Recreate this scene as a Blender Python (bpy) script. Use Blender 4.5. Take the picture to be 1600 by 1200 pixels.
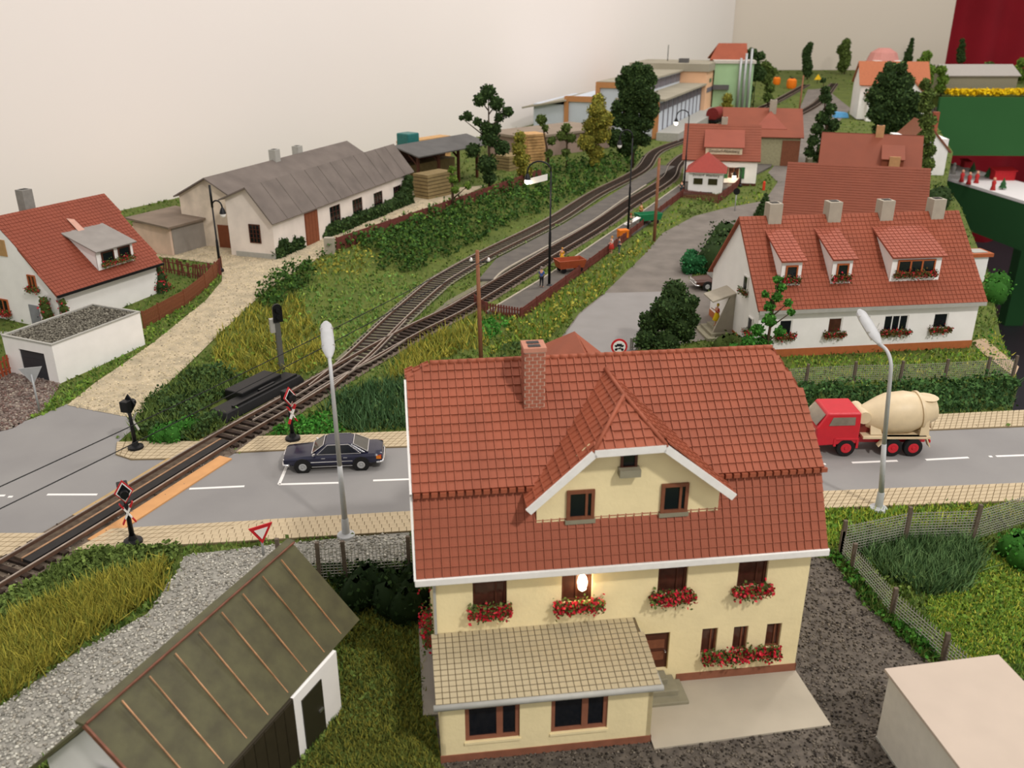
import bpy, bmesh, math, random
import numpy as np
from mathutils import Vector, Matrix, noise
from mathutils.geometry import delaunay_2d_cdt
SC = bpy.context.scene
for o in list(bpy.data.objects): bpy.data.objects.remove(o)
random.seed(7); RNG = np.random.default_rng(7)
PI = math.pi
# ------------------------------------------------------------------ camera (1 unit = 1 m at the layout's 1:87 scale)
FPX, YH = 1383.0, 20.0
TH = math.atan((600-YH)/FPX); CH = 715*math.cos(TH)/30.6
CT, ST = math.cos(TH), math.sin(TH)
cd = bpy.data.cameras.new('camera'); cam = bpy.data.objects.new('camera', cd); SC.collection.objects.link(cam)
cam.location = (0, 0, CH); cam.rotation_euler = (PI/2-TH, 0, 0)
cd.sensor_width = 36; cd.lens = FPX/1600*36; cd.clip_start = .5; cd.clip_end = 3000
cd.dof.use_dof = True; cd.dof.focus_distance = 44; cd.dof.aperture_fstop = (cd.lens/1000)/.10
SC.camera = cam
# ------------------------------------------------------------------ light
SC.view_settings.view_transform = 'Standard'; SC.view_settings.look = 'None'
SC.view_settings.gamma = 1; SC.view_settings.use_curve_mapping = False
SC.view_settings.exposure = 0.13
wd = bpy.data.worlds.new('room_light'); SC.world = wd; wd.use_nodes = True
wd.node_tree.nodes['Background'].inputs[0].default_value = (1.0, .95, .93, 1)
wd.node_tree.nodes['Background'].inputs[1].default_value = .62
def area(name, loc, target, size, power, col):
    l = bpy.data.lights.new(name, 'AREA'); l.shape = 'RECTANGLE'; l.size, l.size_y = size
    l.energy = power; l.color = col
    o = bpy.data.objects.new(name, l); SC.collection.objects.link(o); o.location = loc
    o.rotation_euler = (Vector(target)-Vector(loc)).to_track_quat('-Z', 'Y').to_euler()
area('ceiling_lamp', (66, -52, 120), (0, 60, 0), (9, 9), 112000, (1, .94, .89))
area('ceiling_lamp', (10, 70, 170), (10, 75, 0), (120, 30), 70000, (1, .95, .92))
area('ceiling_lamp', (110, 150, 150), (40, 230, 0), (80, 20), 150000, (1, .94, .91))
# ------------------------------------------------------------------ numbers
def sm(a, b, x):
    t = min(1, max(0, (x-a)/(b-a))); return t*t*(3-2*t)
def flat(u, v, z=0):
    a, b = (u-800)/FPX, (600-v)/FPX
    r = (a, CT+b*ST, -ST+b*CT); k = (z-CH)/r[2]
    return (r[0]*k, r[1]*k)
MAIN = [(-70,948),(0,905),(150,815),(340,698),(449,635),(555,571),(645,521),(700,494),(739,472),(857,400),(932,355),(984,319)]
SIDE = [(500,612),(560,560),(620,501),(676,451),(700,434),(760,400),(864,347),(930,305),(1000,268)]
def interp(pts, step):
    out = []
    n = len(pts)
    for i in range(n-1):
        p0, p1, p2, p3 = [np.array(pts[min(max(j, 0), n-1)], float) for j in (i-1, i, i+1, i+2)]
        m = max(2, int(np.linalg.norm(p2-p1)/.5))
        for k in range(m):
            t = k/m
            out.append(.5*((2*p1)+(-p0+p2)*t+(2*p0-5*p1+4*p2-p3)*t*t+(-p0+3*p1-3*p2+p3)*t**3))
    out.append(np.array(pts[-1], float)); out = np.array(out)
    s = np.r_[0, np.cumsum(np.linalg.norm(np.diff(out, axis=0), axis=1))]
    q = np.arange(0, s[-1], step)
    return np.c_[np.interp(q, s, out[:, 0]), np.interp(q, s, out[:, 1])]
MAINW = interp([flat(*p) for p in MAIN]+[(21.5,124.5),(25,138),(30,151),(40,168),(54,190),(75,228),(95,275)], .62)
SIDEW = interp([flat(*p) for p in SIDE]+[(24.3,152),(34,170.5),(47,197),(66,232),(86,272)], .62)
_yl = np.concatenate([MAINW[MAINW[:, 1] < 57], SIDEW[SIDEW[:, 1] >= 57]]); _yl = _yl[np.argsort(_yl[:, 1])]
def terr(x, y):
    d = float(np.interp(y, _yl[:, 1], _yl[:, 0]))-x
    z = 1.0*sm(50, 76, y)*sm(2.5, 9, d)*(1-sm(150, 175, y)) + 3.0*sm(185, 320, y)
    return z
def W(u, v, h=0):
    z = 0
    for _ in range(6):
        x, y = flat(u, v, z+h); z = terr(x, y)
    return (x, y, z+h)
def WP(pts): return [W(*p)[:2] for p in pts]
def top_h(base, v):   # height (absolute z) over ground point where the picture row is v
    y = base[1]; b = (600-v)/FPX
    return y*(b*CT-ST)/(CT+b*ST)+CH
# ------------------------------------------------------------------ materials
def srgb(c):
    if isinstance(c, str): c = tuple(int(c[i:i+2], 16)/255 for i in (0, 2, 4))
    return tuple(x/12.92 if x <= .04045 else ((x+.055)/1.055)**2.4 for x in c)
MATS = {}
def mat(name, col, rough=.7, var=.12, scale=3.0, bump=0.0, bscale=20., metal=0., col2=None, emit=0., attr=False, spec=.3):
    if name in MATS: return MATS[name]
    m = bpy.data.materials.new(name); m.use_nodes = True; nt = m.node_tree; N = nt.nodes; L = nt.links
    b = N['Principled BSDF']; c = srgb(col)
    b.inputs['Roughness'].default_value = rough; b.inputs['Metallic'].default_value = metal
    b.inputs['Specular IOR Level'].default_value = spec
    b.inputs['Base Color'].default_value = (*c, 1)
    if emit:
        b.inputs['Emission Color'].default_value = (*c, 1); b.inputs['Emission Strength'].default_value = emit
    tc = N.new('ShaderNodeTexCoord')
    if attr:
        a = N.new('ShaderNodeAttribute'); a.attribute_name = 'Col'; L.new(a.outputs['Color'], b.inputs['Base Color'])
    elif var > 0:
        n = N.new('ShaderNodeTexNoise'); n.inputs['Scale'].default_value = scale; n.inputs['Detail'].default_value = 6
        L.new(tc.outputs['Object'], n.inputs['Vector'])
        r = N.new('ShaderNodeValToRGB'); r.color_ramp.elements[0].position = .32; r.color_ramp.elements[1].position = .68
        c2 = srgb(col2) if col2 else tuple(min(1, x*(1+var)) for x in c)
        c1 = c if col2 else tuple(x*(1-var) for x in c)
        r.color_ramp.elements[0].color = (*c1, 1); r.color_ramp.elements[1].color = (*c2, 1)
        L.new(n.outputs['Fac'], r.inputs['Fac']); L.new(r.outputs['Color'], b.inputs['Base Color'])
    if bump:
        n2 = N.new('ShaderNodeTexNoise'); n2.inputs['Scale'].default_value = bscale; n2.inputs['Detail'].default_value = 4
        L.new(tc.outputs['Object'], n2.inputs['Vector'])
        bp = N.new('ShaderNodeBump'); bp.inputs['Strength'].default_value = bump; bp.inputs['Distance'].default_value = .05
        L.new(n2.outputs['Fac'], bp.inputs['Height']); L.new(bp.outputs['Normal'], b.inputs['Normal'])
    MATS[name] = m; return m
yellow = mat('cream_render', 'ECDCAC', .8, .04, 1.2, .25, 6)
brownpl = mat('brown_socle', '8A5842', .7, .1)
white = mat('white_render', 'F2F0EC', .8, .03, 1, .1, 6)
offwhite = mat('weathered_render', 'D9CBB8', .85, .16, .7, .2, 8)
redroof = mat('terracotta_tile', '99533A', .6, .10, .8, .2, 25)
redroof2 = mat('terracotta_paint', '924C34', .62, .08, .6)
pinkroof = mat('pink_terracotta', '9E5642', .65, .07, .8)  # pinker terracotta colour for the dormer roofs
brownroof = mat('ochre_terracotta', '9C6046', .6, .10, 1.2, .2, 25)
greyroof = mat('grey_felt', '6E655E', .75, .16, .5, .15, 8)
darkroof = mat('dark_felt', '5B5A58', .7, .12, .6)
trimw = mat('white_trim', 'E6E4DE', .6, .04, 4)
greytrim = mat('grey_trim', 'A9A8A0', .6, .06)
wood = mat('brown_paint', '7A4A33', .6, .12, 6)
darkwood = mat('dark_brown_paint', '4E2A1C', .5, .12, 6)
orangewood = mat('orange_wood', 'A85A30', .6, .1, 6)
glass = mat('dark_glass', '12161C', .12, 0, spec=.5)
brglass = mat('brown_glass', '4A2C22', .15, .25, 3, spec=.5)
concrete = mat('concrete', 'A8A090', .85, .06, 1.5, .1, 10)
stone = mat('step_stone', '8A8570', .85, .08, 3)
tanconc = mat('tan_plaster', 'BFB0A0', .8, .03, 1)
asphalt = mat('asphalt', '868482', .8, .07, .25, .12, 30, col2='8F8D8A')
roadgrey = mat('old_asphalt', '7D766E', .9, .1, .5, .35, 14, col2='6B655E')
paving = mat('beige_paving', 'BEAD8E', .8, .06, 2.5, .1, 20)
joint = mat('paving_joint', '86765A', .9, .05)
sand = mat('sand', 'C6B698', .95, .1, 1.1, .8, 10, col2='A2977F')
gravel = mat('gravel', '807E76', .95, .2, 6, .9, 12, col2='A3A096')
dkgravel = mat('dark_gravel', '4A443E', .95, .2, 3, .9, 12, col2='6C645A')
ballast = mat('ballast', '55493E', .95, .2, 2.5, .9, 12, col2='7A6E60')
platmat = mat('platform_tar', '57534F', .9, .12, .8, .3, 14, col2='66615A')
soil = mat('earth_turf', '5F6A2C', .95, .3, .35, .8, 5, col2='4C5A24')
steel = mat('rail_steel', 'A89C90', .35, .15, 2, metal=.5)
rust = mat('rusty_rail', '5E4638', .7, .2, 3)
tie = mat('sleeper_wood', '221A15', .85, .2, 4, col2='3A2C22')
black = mat('black_plastic', '181818', .45, .1)
dkmetal = mat('black_metal', '1C1D1F', .4, 0, metal=.3)
silver = mat('silver_paint', 'A8AAAA', .4, .05, metal=.2)
lampgrey = mat('lamp_grey', 'B4B6B6', .45, .04)
chrome = mat('chrome', 'DADADA', .15, 0, metal=.9)
tyre = mat('tyre_rubber', '1A1A1A', .8, 0)
navy = mat('navy_paint', '11142E', .22, 0, spec=.6)
vinyl = mat('car_interior', '2A2422', .6, 0)
redp = mat('red_paint', 'C4202E', .3, .04, spec=.5)
cream = mat('cream_plastic', 'D6C3A0', .45, .04, spec=.4)
truckglass = mat('tinted_glass', '7E7468', .15, .1)
signred = mat('sign_red', 'C0272D', .5, 0)
signwhite = mat('sign_white', 'EDEBE6', .5, 0)
redfence = mat('oxblood_fence', '6E3A32', .7, .15, 3)
pickbrown = mat('picket_brown', '7C4A30', .7, .15, 5)
polewood = mat('pole_wood', '8A5C42', .75, .12, 4)
wiremat = mat('fence_wire', 'A09E94', .5, 0, metal=.2)
postw = mat('fence_post_wood', '665A4E', .8, .15, 6)
leafm = mat('leaf_flock', 'FFFFFF', .85, 0, attr=True, spec=.1)
barkm = mat('bark', '4A3A2A', .9, .2, 4)
shedroof = mat('green_slate', '4B4835', .6, .10, 1.8, .15, 12, col2='5A583E')
copper = mat('copper_seam', 'C49670', .35, .45, 1.2, metal=.5)
dkgreenw = mat('dark_olive_boards', '302A1C', .6, .12, 3)
brick = mat('chimney_brick', 'A0604A', .8, .12, 9)
mortar = mat('mortar', 'CDB09A', .9, .05)
skin = mat('skin', 'D9A184', .6, 0)
# ------------------------------------------------------------------ mesh builder
class MB:
    def __init__(s): s.V = []; s.F = []
    def add(s, vs, fs):
        n = len(s.V); s.V += [tuple(v) for v in vs]; s.F += [tuple(n+i for i in f) for f in fs]; return s
    def box(s, x0, x1, y0, y1, z0, z1):
        return s.add([(x0,y0,z0),(x1,y0,z0),(x1,y1,z0),(x0,y1,z0),(x0,y0,z1),(x1,y0,z1),(x1,y1,z1),(x0,y1,z1)],
                     [(3,2,1,0),(4,5,6,7),(0,1,5,4),(1,2,6,5),(2,3,7,6),(3,0,4,7)])
    def bar(s, a, b, w, h=None):
        h = h or w; a, b = Vector(a), Vector(b); d = (b-a).normalized()
        up = Vector((0, 0, 1)) if abs(d.z) < .95 else Vector((0, 1, 0))
        r = d.cross(up).normalized()*w/2; t = r.cross(d).normalized()*h/2
        return s.add([a-r-t, a+r-t, a+r+t, a-r+t, b-r-t, b+r-t, b+r+t, b-r+t],
                     [(0,1,2,3),(7,6,5,4),(4,5,1,0),(5,6,2,1),(6,7,3,2),(7,4,0,3)])
    def tube(s, pts, rad, n=10, cap=True):
        pts = [Vector(p) for p in pts]
        if not hasattr(rad, '__len__'): rad = [rad]*len(pts)
        base = len(s.V); pr = None
        for i, p in enumerate(pts):
            d = (pts[min(i+1, len(pts)-1)]-pts[max(i-1, 0)]).normalized()
            if pr is None:
                up = Vector((0, 0, 1)) if abs(d.z) < .9 else Vector((1, 0, 0)); pr = d.cross(up).normalized()
            else: pr = (pr-d*pr.dot(d)).normalized()
            q = d.cross(pr)
            for k in range(n):
                a = 2*PI*k/n; s.V.append(tuple(p+(pr*math.cos(a)+q*math.sin(a))*rad[i]))
        for i in range(len(pts)-1):
            for k in range(n):
                a, b = base+i*n+k, base+i*n+(k+1) % n; s.F.append((a, b, b+n, a+n))
        if cap: s.F.append(tuple(base+k for k in range(n))[::-1]); s.F.append(tuple(base+(len(pts)-1)*n+k for k in range(n)))
        return s
    def lathe(s, prof, n=16, c=(0, 0, 0), ax='z'):
        base = len(s.V)
        for r, h in prof:
            for k in range(n):
                a = 2*PI*k/n; x, y = r*math.cos(a), r*math.sin(a)
                v = (x, y, h) if ax == 'z' else ((h, x, y) if ax == 'x' else (x, h, -y))
                s.V.append((v[0]+c[0], v[1]+c[1], v[2]+c[2]))
        for i in range(len(prof)-1):
            for k in range(n):
                a, b = base+i*n+k, base+i*n+(k+1) % n; s.F.append((a, b, b+n, a+n))
        s.F.append(tuple(base+k for k in range(n))[::-1]); s.F.append(tuple(base+(len(prof)-1)*n+k for k in range(n)))
        return s
    def slab(s, poly, t):   # polygon in space thickened along its normal (towards -normal)
        P = [Vector(p) for p in poly]; nrm = Vector((0, 0, 0))
        for i in range(len(P)): nrm += P[i].cross(P[(i+1) % len(P)])
        nrm.normalize(); n = len(P)
        return s.add([tuple(p) for p in P]+[tuple(p-nrm*t) for p in P],
            [tuple(range(n)), tuple(range(2*n-1, n-1, -1))]+[(i, i+n, (i+1) % n+n, (i+1) % n) for i in range(n)])
    def poly(s, pts): return s.add(pts, [tuple(range(len(pts)))])
    def mesh(s, name):
        me = bpy.data.meshes.new(name); me.from_pydata(s.V, [], s.F); me.update(); return me
    def build(s, name, m, parent=None, smooth=False, loc=None, kind=None, bevel=0):
        me = s.mesh(name); me.materials.append(m)
        if smooth: me.shade_smooth()
        o = bpy.data.objects.new(name, me); SC.collection.objects.link(o)
        if parent: o.parent = parent
        if loc: o.location = loc
        if kind: o['kind'] = kind
        if bevel:
            b = o.modifiers.new('edge', 'BEVEL'); b.width = bevel; b.segments = 2; b.limit_method = 'ANGLE'
        if smooth == 2:
            try: me.set_sharp_from_angle(angle=math.radians(35))
            except Exception: pass
        return o
def meshobj(name, me, parent=None, loc=(0,0,0), rot=None, kind=None):
    o = bpy.data.objects.new(name, me); SC.collection.objects.link(o); o.location = loc
    if rot is not None: o.rotation_euler = rot
    if parent: o.parent = parent
    if kind: o['kind'] = kind
    return o
def tag(o, label, cat, group=None, kind=None):
    if label: o['label'] = label
    if cat: o['category'] = cat
    if group: o['group'] = group
    if kind: o['kind'] = kind
    return o
def thing(name, label, cat, loc=(0,0,0), rz=0, group=None):
    o = bpy.data.objects.new(name, None); SC.collection.objects.link(o); o.empty_display_size = .1
    o.location = loc; o.rotation_euler = (0, 0, rz); return tag(o, label, cat, group)
def copy_tree(o, parent=None):
    c = o.copy(); SC.collection.objects.link(c); c.parent = parent
    for ch in list(o.children): copy_tree(ch, c)
    return c
def npmesh(name, V, Fs, cols=None, m=None):   # V (n,3) F (k,3|4) faces, per-vertex colour
    me = bpy.data.meshes.new(name); V = np.asarray(V, np.float32); Fs = np.asarray(Fs, np.int32)
    k = Fs.shape[1]; me.vertices.add(len(V)); me.vertices.foreach_set('co', V.ravel())
    me.loops.add(Fs.size); me.loops.foreach_set('vertex_index', Fs.ravel())
    me.polygons.add(len(Fs)); me.polygons.foreach_set('loop_start', np.arange(0, Fs.size, k, dtype=np.int32))
    me.polygons.foreach_set('loop_total', np.full(len(Fs), k, np.int32))
    if cols is not None:
        a = me.color_attributes.new('Col', 'FLOAT_COLOR', 'POINT')
        a.data.foreach_set('color', np.c_[cols, np.ones(len(cols))].astype(np.float32).ravel())
    me.update(); me.validate()
    if m: me.materials.append(m)
    return me
def inpoly(x, y, poly):
    x = np.asarray(x); y = np.asarray(y); ins = np.zeros(x.shape, bool); n = len(poly)
    for i in range(n):
        x0, y0 = poly[i]; x1, y1 = poly[(i+1) % n]
        if y0 == y1: continue
        c = ((y0 > y) != (y1 > y)) & (x < (x1-x0)*(y-y0)/(y1-y0)+x0); ins ^= c
    return ins
def seglen(poly, step):
    out = []
    for i in range(len(poly)):
        a, b = np.array(poly[i]), np.array(poly[(i+1) % len(poly)]); n = max(1, int(np.linalg.norm(b-a)/step))
        for k in range(n): out.append(tuple(a+(b-a)*k/n))
    return out
def patch(name, poly, off, m, step=2.0, thick=0, kind='structure', zf=None):
    """ground-hugging sheet; with thick it gets a skirt going down"""
    zf = zf or terr
    ring = seglen(poly, step); xs = [p[0] for p in ring]; ys = [p[1] for p in ring]
    gx = np.arange(min(xs)+step*.5, max(xs), step); gy = np.arange(min(ys)+step*.5, max(ys), step)
    X, Y = np.meshgrid(gx, gy); X = X.ravel(); Y = Y.ravel(); k = inpoly(X, Y, poly); X, Y = X[k], Y[k]
    vs = [Vector(p) for p in ring]+[Vector((a, b)) for a, b in zip(X, Y)]
    r = delaunay_2d_cdt(vs, [], [list(range(len(ring)))], 1, 1e-4)
    V = [(v.x, v.y, zf(v.x, v.y)+off) for v in r[0]]; F = []
    for f in r[2]:
        a, b, c = [V[i] for i in f[:3]]
        F.append(tuple(f) if (b[0]-a[0])*(c[1]-a[1])-(b[1]-a[1])*(c[0]-a[0]) > 0 else tuple(f)[::-1])
    mb = MB(); mb.V = V; mb.F = F
    if thick:
        n = len(ring)
        s = sum(ring[i][0]*ring[(i+1) % n][1]-ring[(i+1) % n][0]*ring[i][1] for i in range(n))
        rr = ring if s > 0 else ring[::-1]
        for i in range(n):
            (x0, y0), (x1, y1) = rr[i], rr[(i+1) % n]; z0, z1 = zf(x0, y0)+off, zf(x1, y1)+off
            mb.add([(x0,y0,z0-thick),(x1,y1,z1-thick),(x1,y1,z1),(x0,y0,z0)], [(0,1,2,3)])
    o = mb.build(name, m); o['kind'] = kind; return o
# ------------------------------------------------------------------ room
XW = 74.6
mb = MB(); mb.slab([(-75,45,-80),(-75,45,150),(XW,330,150),(XW,330,-80)], 2)
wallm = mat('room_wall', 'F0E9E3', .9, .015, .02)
mb.build('wall_left', wallm, kind='structure')
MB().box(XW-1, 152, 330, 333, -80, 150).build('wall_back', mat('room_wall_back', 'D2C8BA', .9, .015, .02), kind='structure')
cur = thing('curtain', 'dark red curtain hanging behind the far end of the layout', 'curtain', (150, 420, 0))
V = []; F = []; n = 140
for i in range(n+1):
    x = i*1.6; yy = 2.2*math.sin(i*.55)+1.2*math.sin(i*.21+1)
    V += [(x-10, yy, -80), (x-10, yy, 150)]
for i in range(n): F.append((2*i, 2*i+2, 2*i+3, 2*i+1))
mb = MB(); mb.V = V; mb.F = F; mb.build('cloth', mat('red_curtain', '8E0F1E', .8, .1, .05), cur, smooth=True)
MB().box(-80, 420, -20, 440, -82, -80).build('floor', mat('grey_floor', '3E3F44', .6, .1, .05), kind='structure')
# ------------------------------------------------------------------ ground of the layout
EDGE = [(29.0,46.8),(29.6,48.0),(31.9,51.4),(35.6,61.0),(42.5,76.4),(54.5,107.8),(58.7,120.7),(74,152),(88,190),(110,246.4),(150,246.6),(290,247),(290,420),(XW+70,420),(XW+70,329),(XW,329.2),(-72,50),(-72,6),(44,6),(44,46.8)]
near_e = [p for p in EDGE]
bed = patch('ground', [p for p in EDGE if p[1] <= 330 or True][:12]+[(290,329.5),(XW,329.5)]+EDGE[16:], 0, soil, 2.6, thick=3.0)
tag(bed, 'grass covered base of the model landscape', None)
def EP(l): return WP(l)
ROADN = [flat(*p) for p in [(-160,838),(0,836),(72,836),(175,829),(350,819),(642,802),(1287,770),(1600,757),(1800,748)]]
ROADF = [flat(*p) for p in [(1800,655),(1600,668),(1450,674),(640,700),(450,705),(369,709),(272,719),(205,720),(181,712),(183,693),(215,665),(200,650),(150,640),(105,632),(50,655),(0,672),(-160,700)]]
patch('road', ROADN+ROADF, .03, asphalt, 2.5)
def strip_tiles(name, a, b, rows, pitch, label, h0=.0, th=.12, objs=0):
    """kerbed paving laid tile by tile between polyline a (road edge) and b (outer edge)"""
    A = [flat(*p) for p in a]; B = [flat(*p) for p in b]
    root = patch(name, A+B[::-1], h0+th-.03, joint, 3, thick=th)
    if label: root['label'] = label
    def along(P, n):
        P = np.array(P); s = np.r_[0, np.cumsum(np.linalg.norm(np.diff(P, axis=0), axis=1))]
        q = np.linspace(0, s[-1], n); return np.c_[np.interp(q, s, P[:, 0]), np.interp(q, s, P[:, 1])]
    L = np.linalg.norm(np.diff(np.array(A), axis=0), axis=1).sum(); n = int(L/pitch)+1
    PA, PB = along(A, n), along(B, n); cells = []
    for i in range(n-1):
        for r in range(rows):
            f0, f1 = r/rows, (r+1)/rows
            q = [PA[i]*(1-f0)+PB[i]*f0, PA[i+1]*(1-f0)+PB[i+1]*f0, PA[i+1]*(1-f1)+PB[i+1]*f1, PA[i]*(1-f1)+PB[i]*f1]
            cells.append(q)
    cells.sort(key=lambda q: float(np.hypot(q[0][0], q[0][1]))+(60 if abs(q[0][0]) > .62*q[0][1]+4 else 0))
    w = pitch; d = float(np.linalg.norm(PA[0]-PB[0]))/rows; g = .014
    def sl(q):
        c = sum(q)/4; return [c+(p-c)*(1-2*g/max(.1, float(np.linalg.norm(p-c)))) for p in q]
    base = None; rest = MB()
    for k, q in enumerate(cells):
        q = sl(q); z = h0+th
        if k < objs:
            if base is None:
                t = MB().box(-w/2+g, w/2-g, -d/2+g, d/2-g, -.03, .012); base = t.mesh('paving_slab'); base.materials.append(paving)
            c = sum(q)/4; e = q[1]-q[0]; o = meshobj('paving_slab', base, root, (c[0], c[1], z-.01+.004*random.random()), (0, 0, math.atan2(e[1], e[0])))
        else:
            rest.add([(p[0],p[1],z-.03) for p in q]+[(p[0],p[1],z+.002) for p in q], [(4,7,6,5),(0,4,5,1),(1,5,6,2),(2,6,7,3),(3,7,4,0)] if False else [(4,5,6,7),(0,1,5,4),(1,2,6,5),(2,3,7,6),(3,0,4,7)])
    if rest.V: rest.build('paving_slabs', paving, root, kind='stuff')
    return root
strip_tiles('sidewalk', [(175,829),(350,819),(642,802),(1287,770),(1600,757),(1760,751)], [(115,863),(350,850),(642,832),(1290,797),(1600,785),(1760,779)], 5, .34, 'beige tiled sidewalk in front of the road', objs=300)
strip_tiles('sidewalk', [(-160,838),(0,836),(72,836)], [(-240,874),(0,872),(15,872)], 5, .34, 'short beige tiled sidewalk left of the railway crossing')
strip_tiles('sidewalk', [(369,709),(450,705),(640,700),(1450,674),(1600,668),(1700,663)], [(403,684),(478,682),(640,676),(1455,650),(1600,643),(1700,638)], 6, .33, 'beige tiled sidewalk on the far side of the road')
strip_tiles('sidewalk', [(181,712),(205,720),(272,719)], [(183,693),(230,692),(318,692)], 6, .33, 'rounded end of tiled sidewalk left of the track')
SAND = WP([(105,634),(150,598),(240,536),(322,470),(347,440),(347,415),(330,412),(270,404),(200,400),(150,380),(260,330),(500,300),(640,300),(760,290),(700,318),(640,342),(520,392),(450,432),(415,455),(330,535),(240,620),(215,655),(160,645)])
patch('driveway', SAND, .05, sand, 1.6)
patch('street', WP([(875,530),(905,490),(945,458),(1005,400),(1035,365),(1085,338),(1140,324),(1195,314),(1215,285),(1200,270),(1232,235),(1245,180),(1262,140),(1290,138),(1330,170),(1290,210),(1262,262),(1232,300),(1225,335),(1150,352),(1100,385),(1085,420),(1078,440),(1125,470),(1110,530),(1060,540),(1010,520),(990,560),(870,560)]), .04, roadgrey, 3)
patch('street', WP([(868,545),(905,493),(947,459),(1062,456),(1040,480),(1008,512),(985,565),(860,565)]), .07, mat('smooth_asphalt', '8A8784', .85, .05, .5), 3)
patch('platform', WP([(748,440),(775,408),(880,353),(948,311),(1000,278),(1030,260),(1055,262),(1010,289),(972,314),(920,350),(845,392),(790,423),(770,440)]), .22, platmat, 2.5, thick=.25)
patch('platform', WP([(762,491),(810,462),(862,430),(935,380),(1003,334),(1064,290),(1120,262),(1190,215),(1215,222),(1205,262),(1150,290),(1122,303),(1066,305),(1022,345),(950,396),(900,431),(860,462),(816,495)]), .25, platmat, 2.5, thick=.3)
# pale platform edges
for nm, pts in (('trim_1', [(762,491),(810,462),(862,430),(935,380),(1003,334),(1064,290)]), ('trim_2', [(772,441),(790,425),(845,394),(920,352),(972,316),(1010,291)])):
    P = interp([flat(*p) for p in pts], 1.0); mb = MB()
    for i in range(len(P)-1): mb.bar((P[i][0], P[i][1], .24), (P[i+1][0], P[i+1][1], .24), .16, .12)
    mb.build(nm, concrete, kind='structure')
patch('gravel_yard', WP([(-60,1130),(0,1105),(120,1020),(230,960),(272,900),(290,868),(440,850),(640,832),(640,880),(500,885),(430,900),(300,1000),(60,1200),(-60,1260)]), .03, gravel, 1.5)
patch('gravel_yard', WP([(640,838),(1262,870),(1300,875),(1350,940),(1450,1035),(1520,1060),(1700,1200),(1700,1400),(700,1400),(690,1193),(676,1100)]), .03, dkgravel, 2)
patch('gravel_yard', WP([(-60,600),(30,570),(95,600),(70,640),(20,670),(-60,690)]), .03, mat('brown_gravel', '6A5A52', .95, .2, 4, .9, 12, col2='8C8078'), 1.5)
def track_bed(P, w, name):
    L = []; R = []
    for i in range(0, len(P), 4):
        a = P[min(i+4, len(P)-1)]-P[max(i-4, 0)]; a = a/np.linalg.norm(a); nrm = np.array([-a[1], a[0]])
        L.append(tuple(P[i]+nrm*w)); R.append(tuple(P[i]-nrm*w))
    return L+R[::-1]
BEDM, BEDS = track_bed(MAINW, 1.4, ''), track_bed(SIDEW[8:], 1.3, '')
patch('track_bed', BEDM, .045, ballast, 1.5); patch('track_bed', BEDS, .13, mat('grey_ballast', '6E6A62', .95, .2, 4, .9, 12, col2='7C7A5A'), 1.5)
patch('track_bed', WP([(610,545),(700,470),(760,437),(800,425),(760,465),(690,500),(640,530)]), .035, mat('grey_ballast', '6E6A62', .95, .2, 4, .9, 12, col2='7C7A5A'), 2)
# ------------------------------------------------------------------ road marks
def mark(pts, w=.16):
    mb = MB(); P = [W(*p) for p in pts]
    for a, b in zip(P, P[1:]): mb.bar((a[0], a[1], .04), (b[0], b[1], .04), w, .02)
    return mb
for p in [[(74,774),(152,774)],[(296,765),(382,761)],[(583,752),(640,750)],[(1250,728),(1290,726)],[(1331,724),(1402,721)],[(1446,719.5),(1513,716)],[(1545,714.5),(1550,714.3)],[(1556,714),(1640,711)],[(-20,776),(8,775.5)],[(13,777.5),(20,777.3)],[(456,712),(436,758),(530,755.5)]]:
    mark(p).build('road_marking', signwhite, kind='structure')
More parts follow.
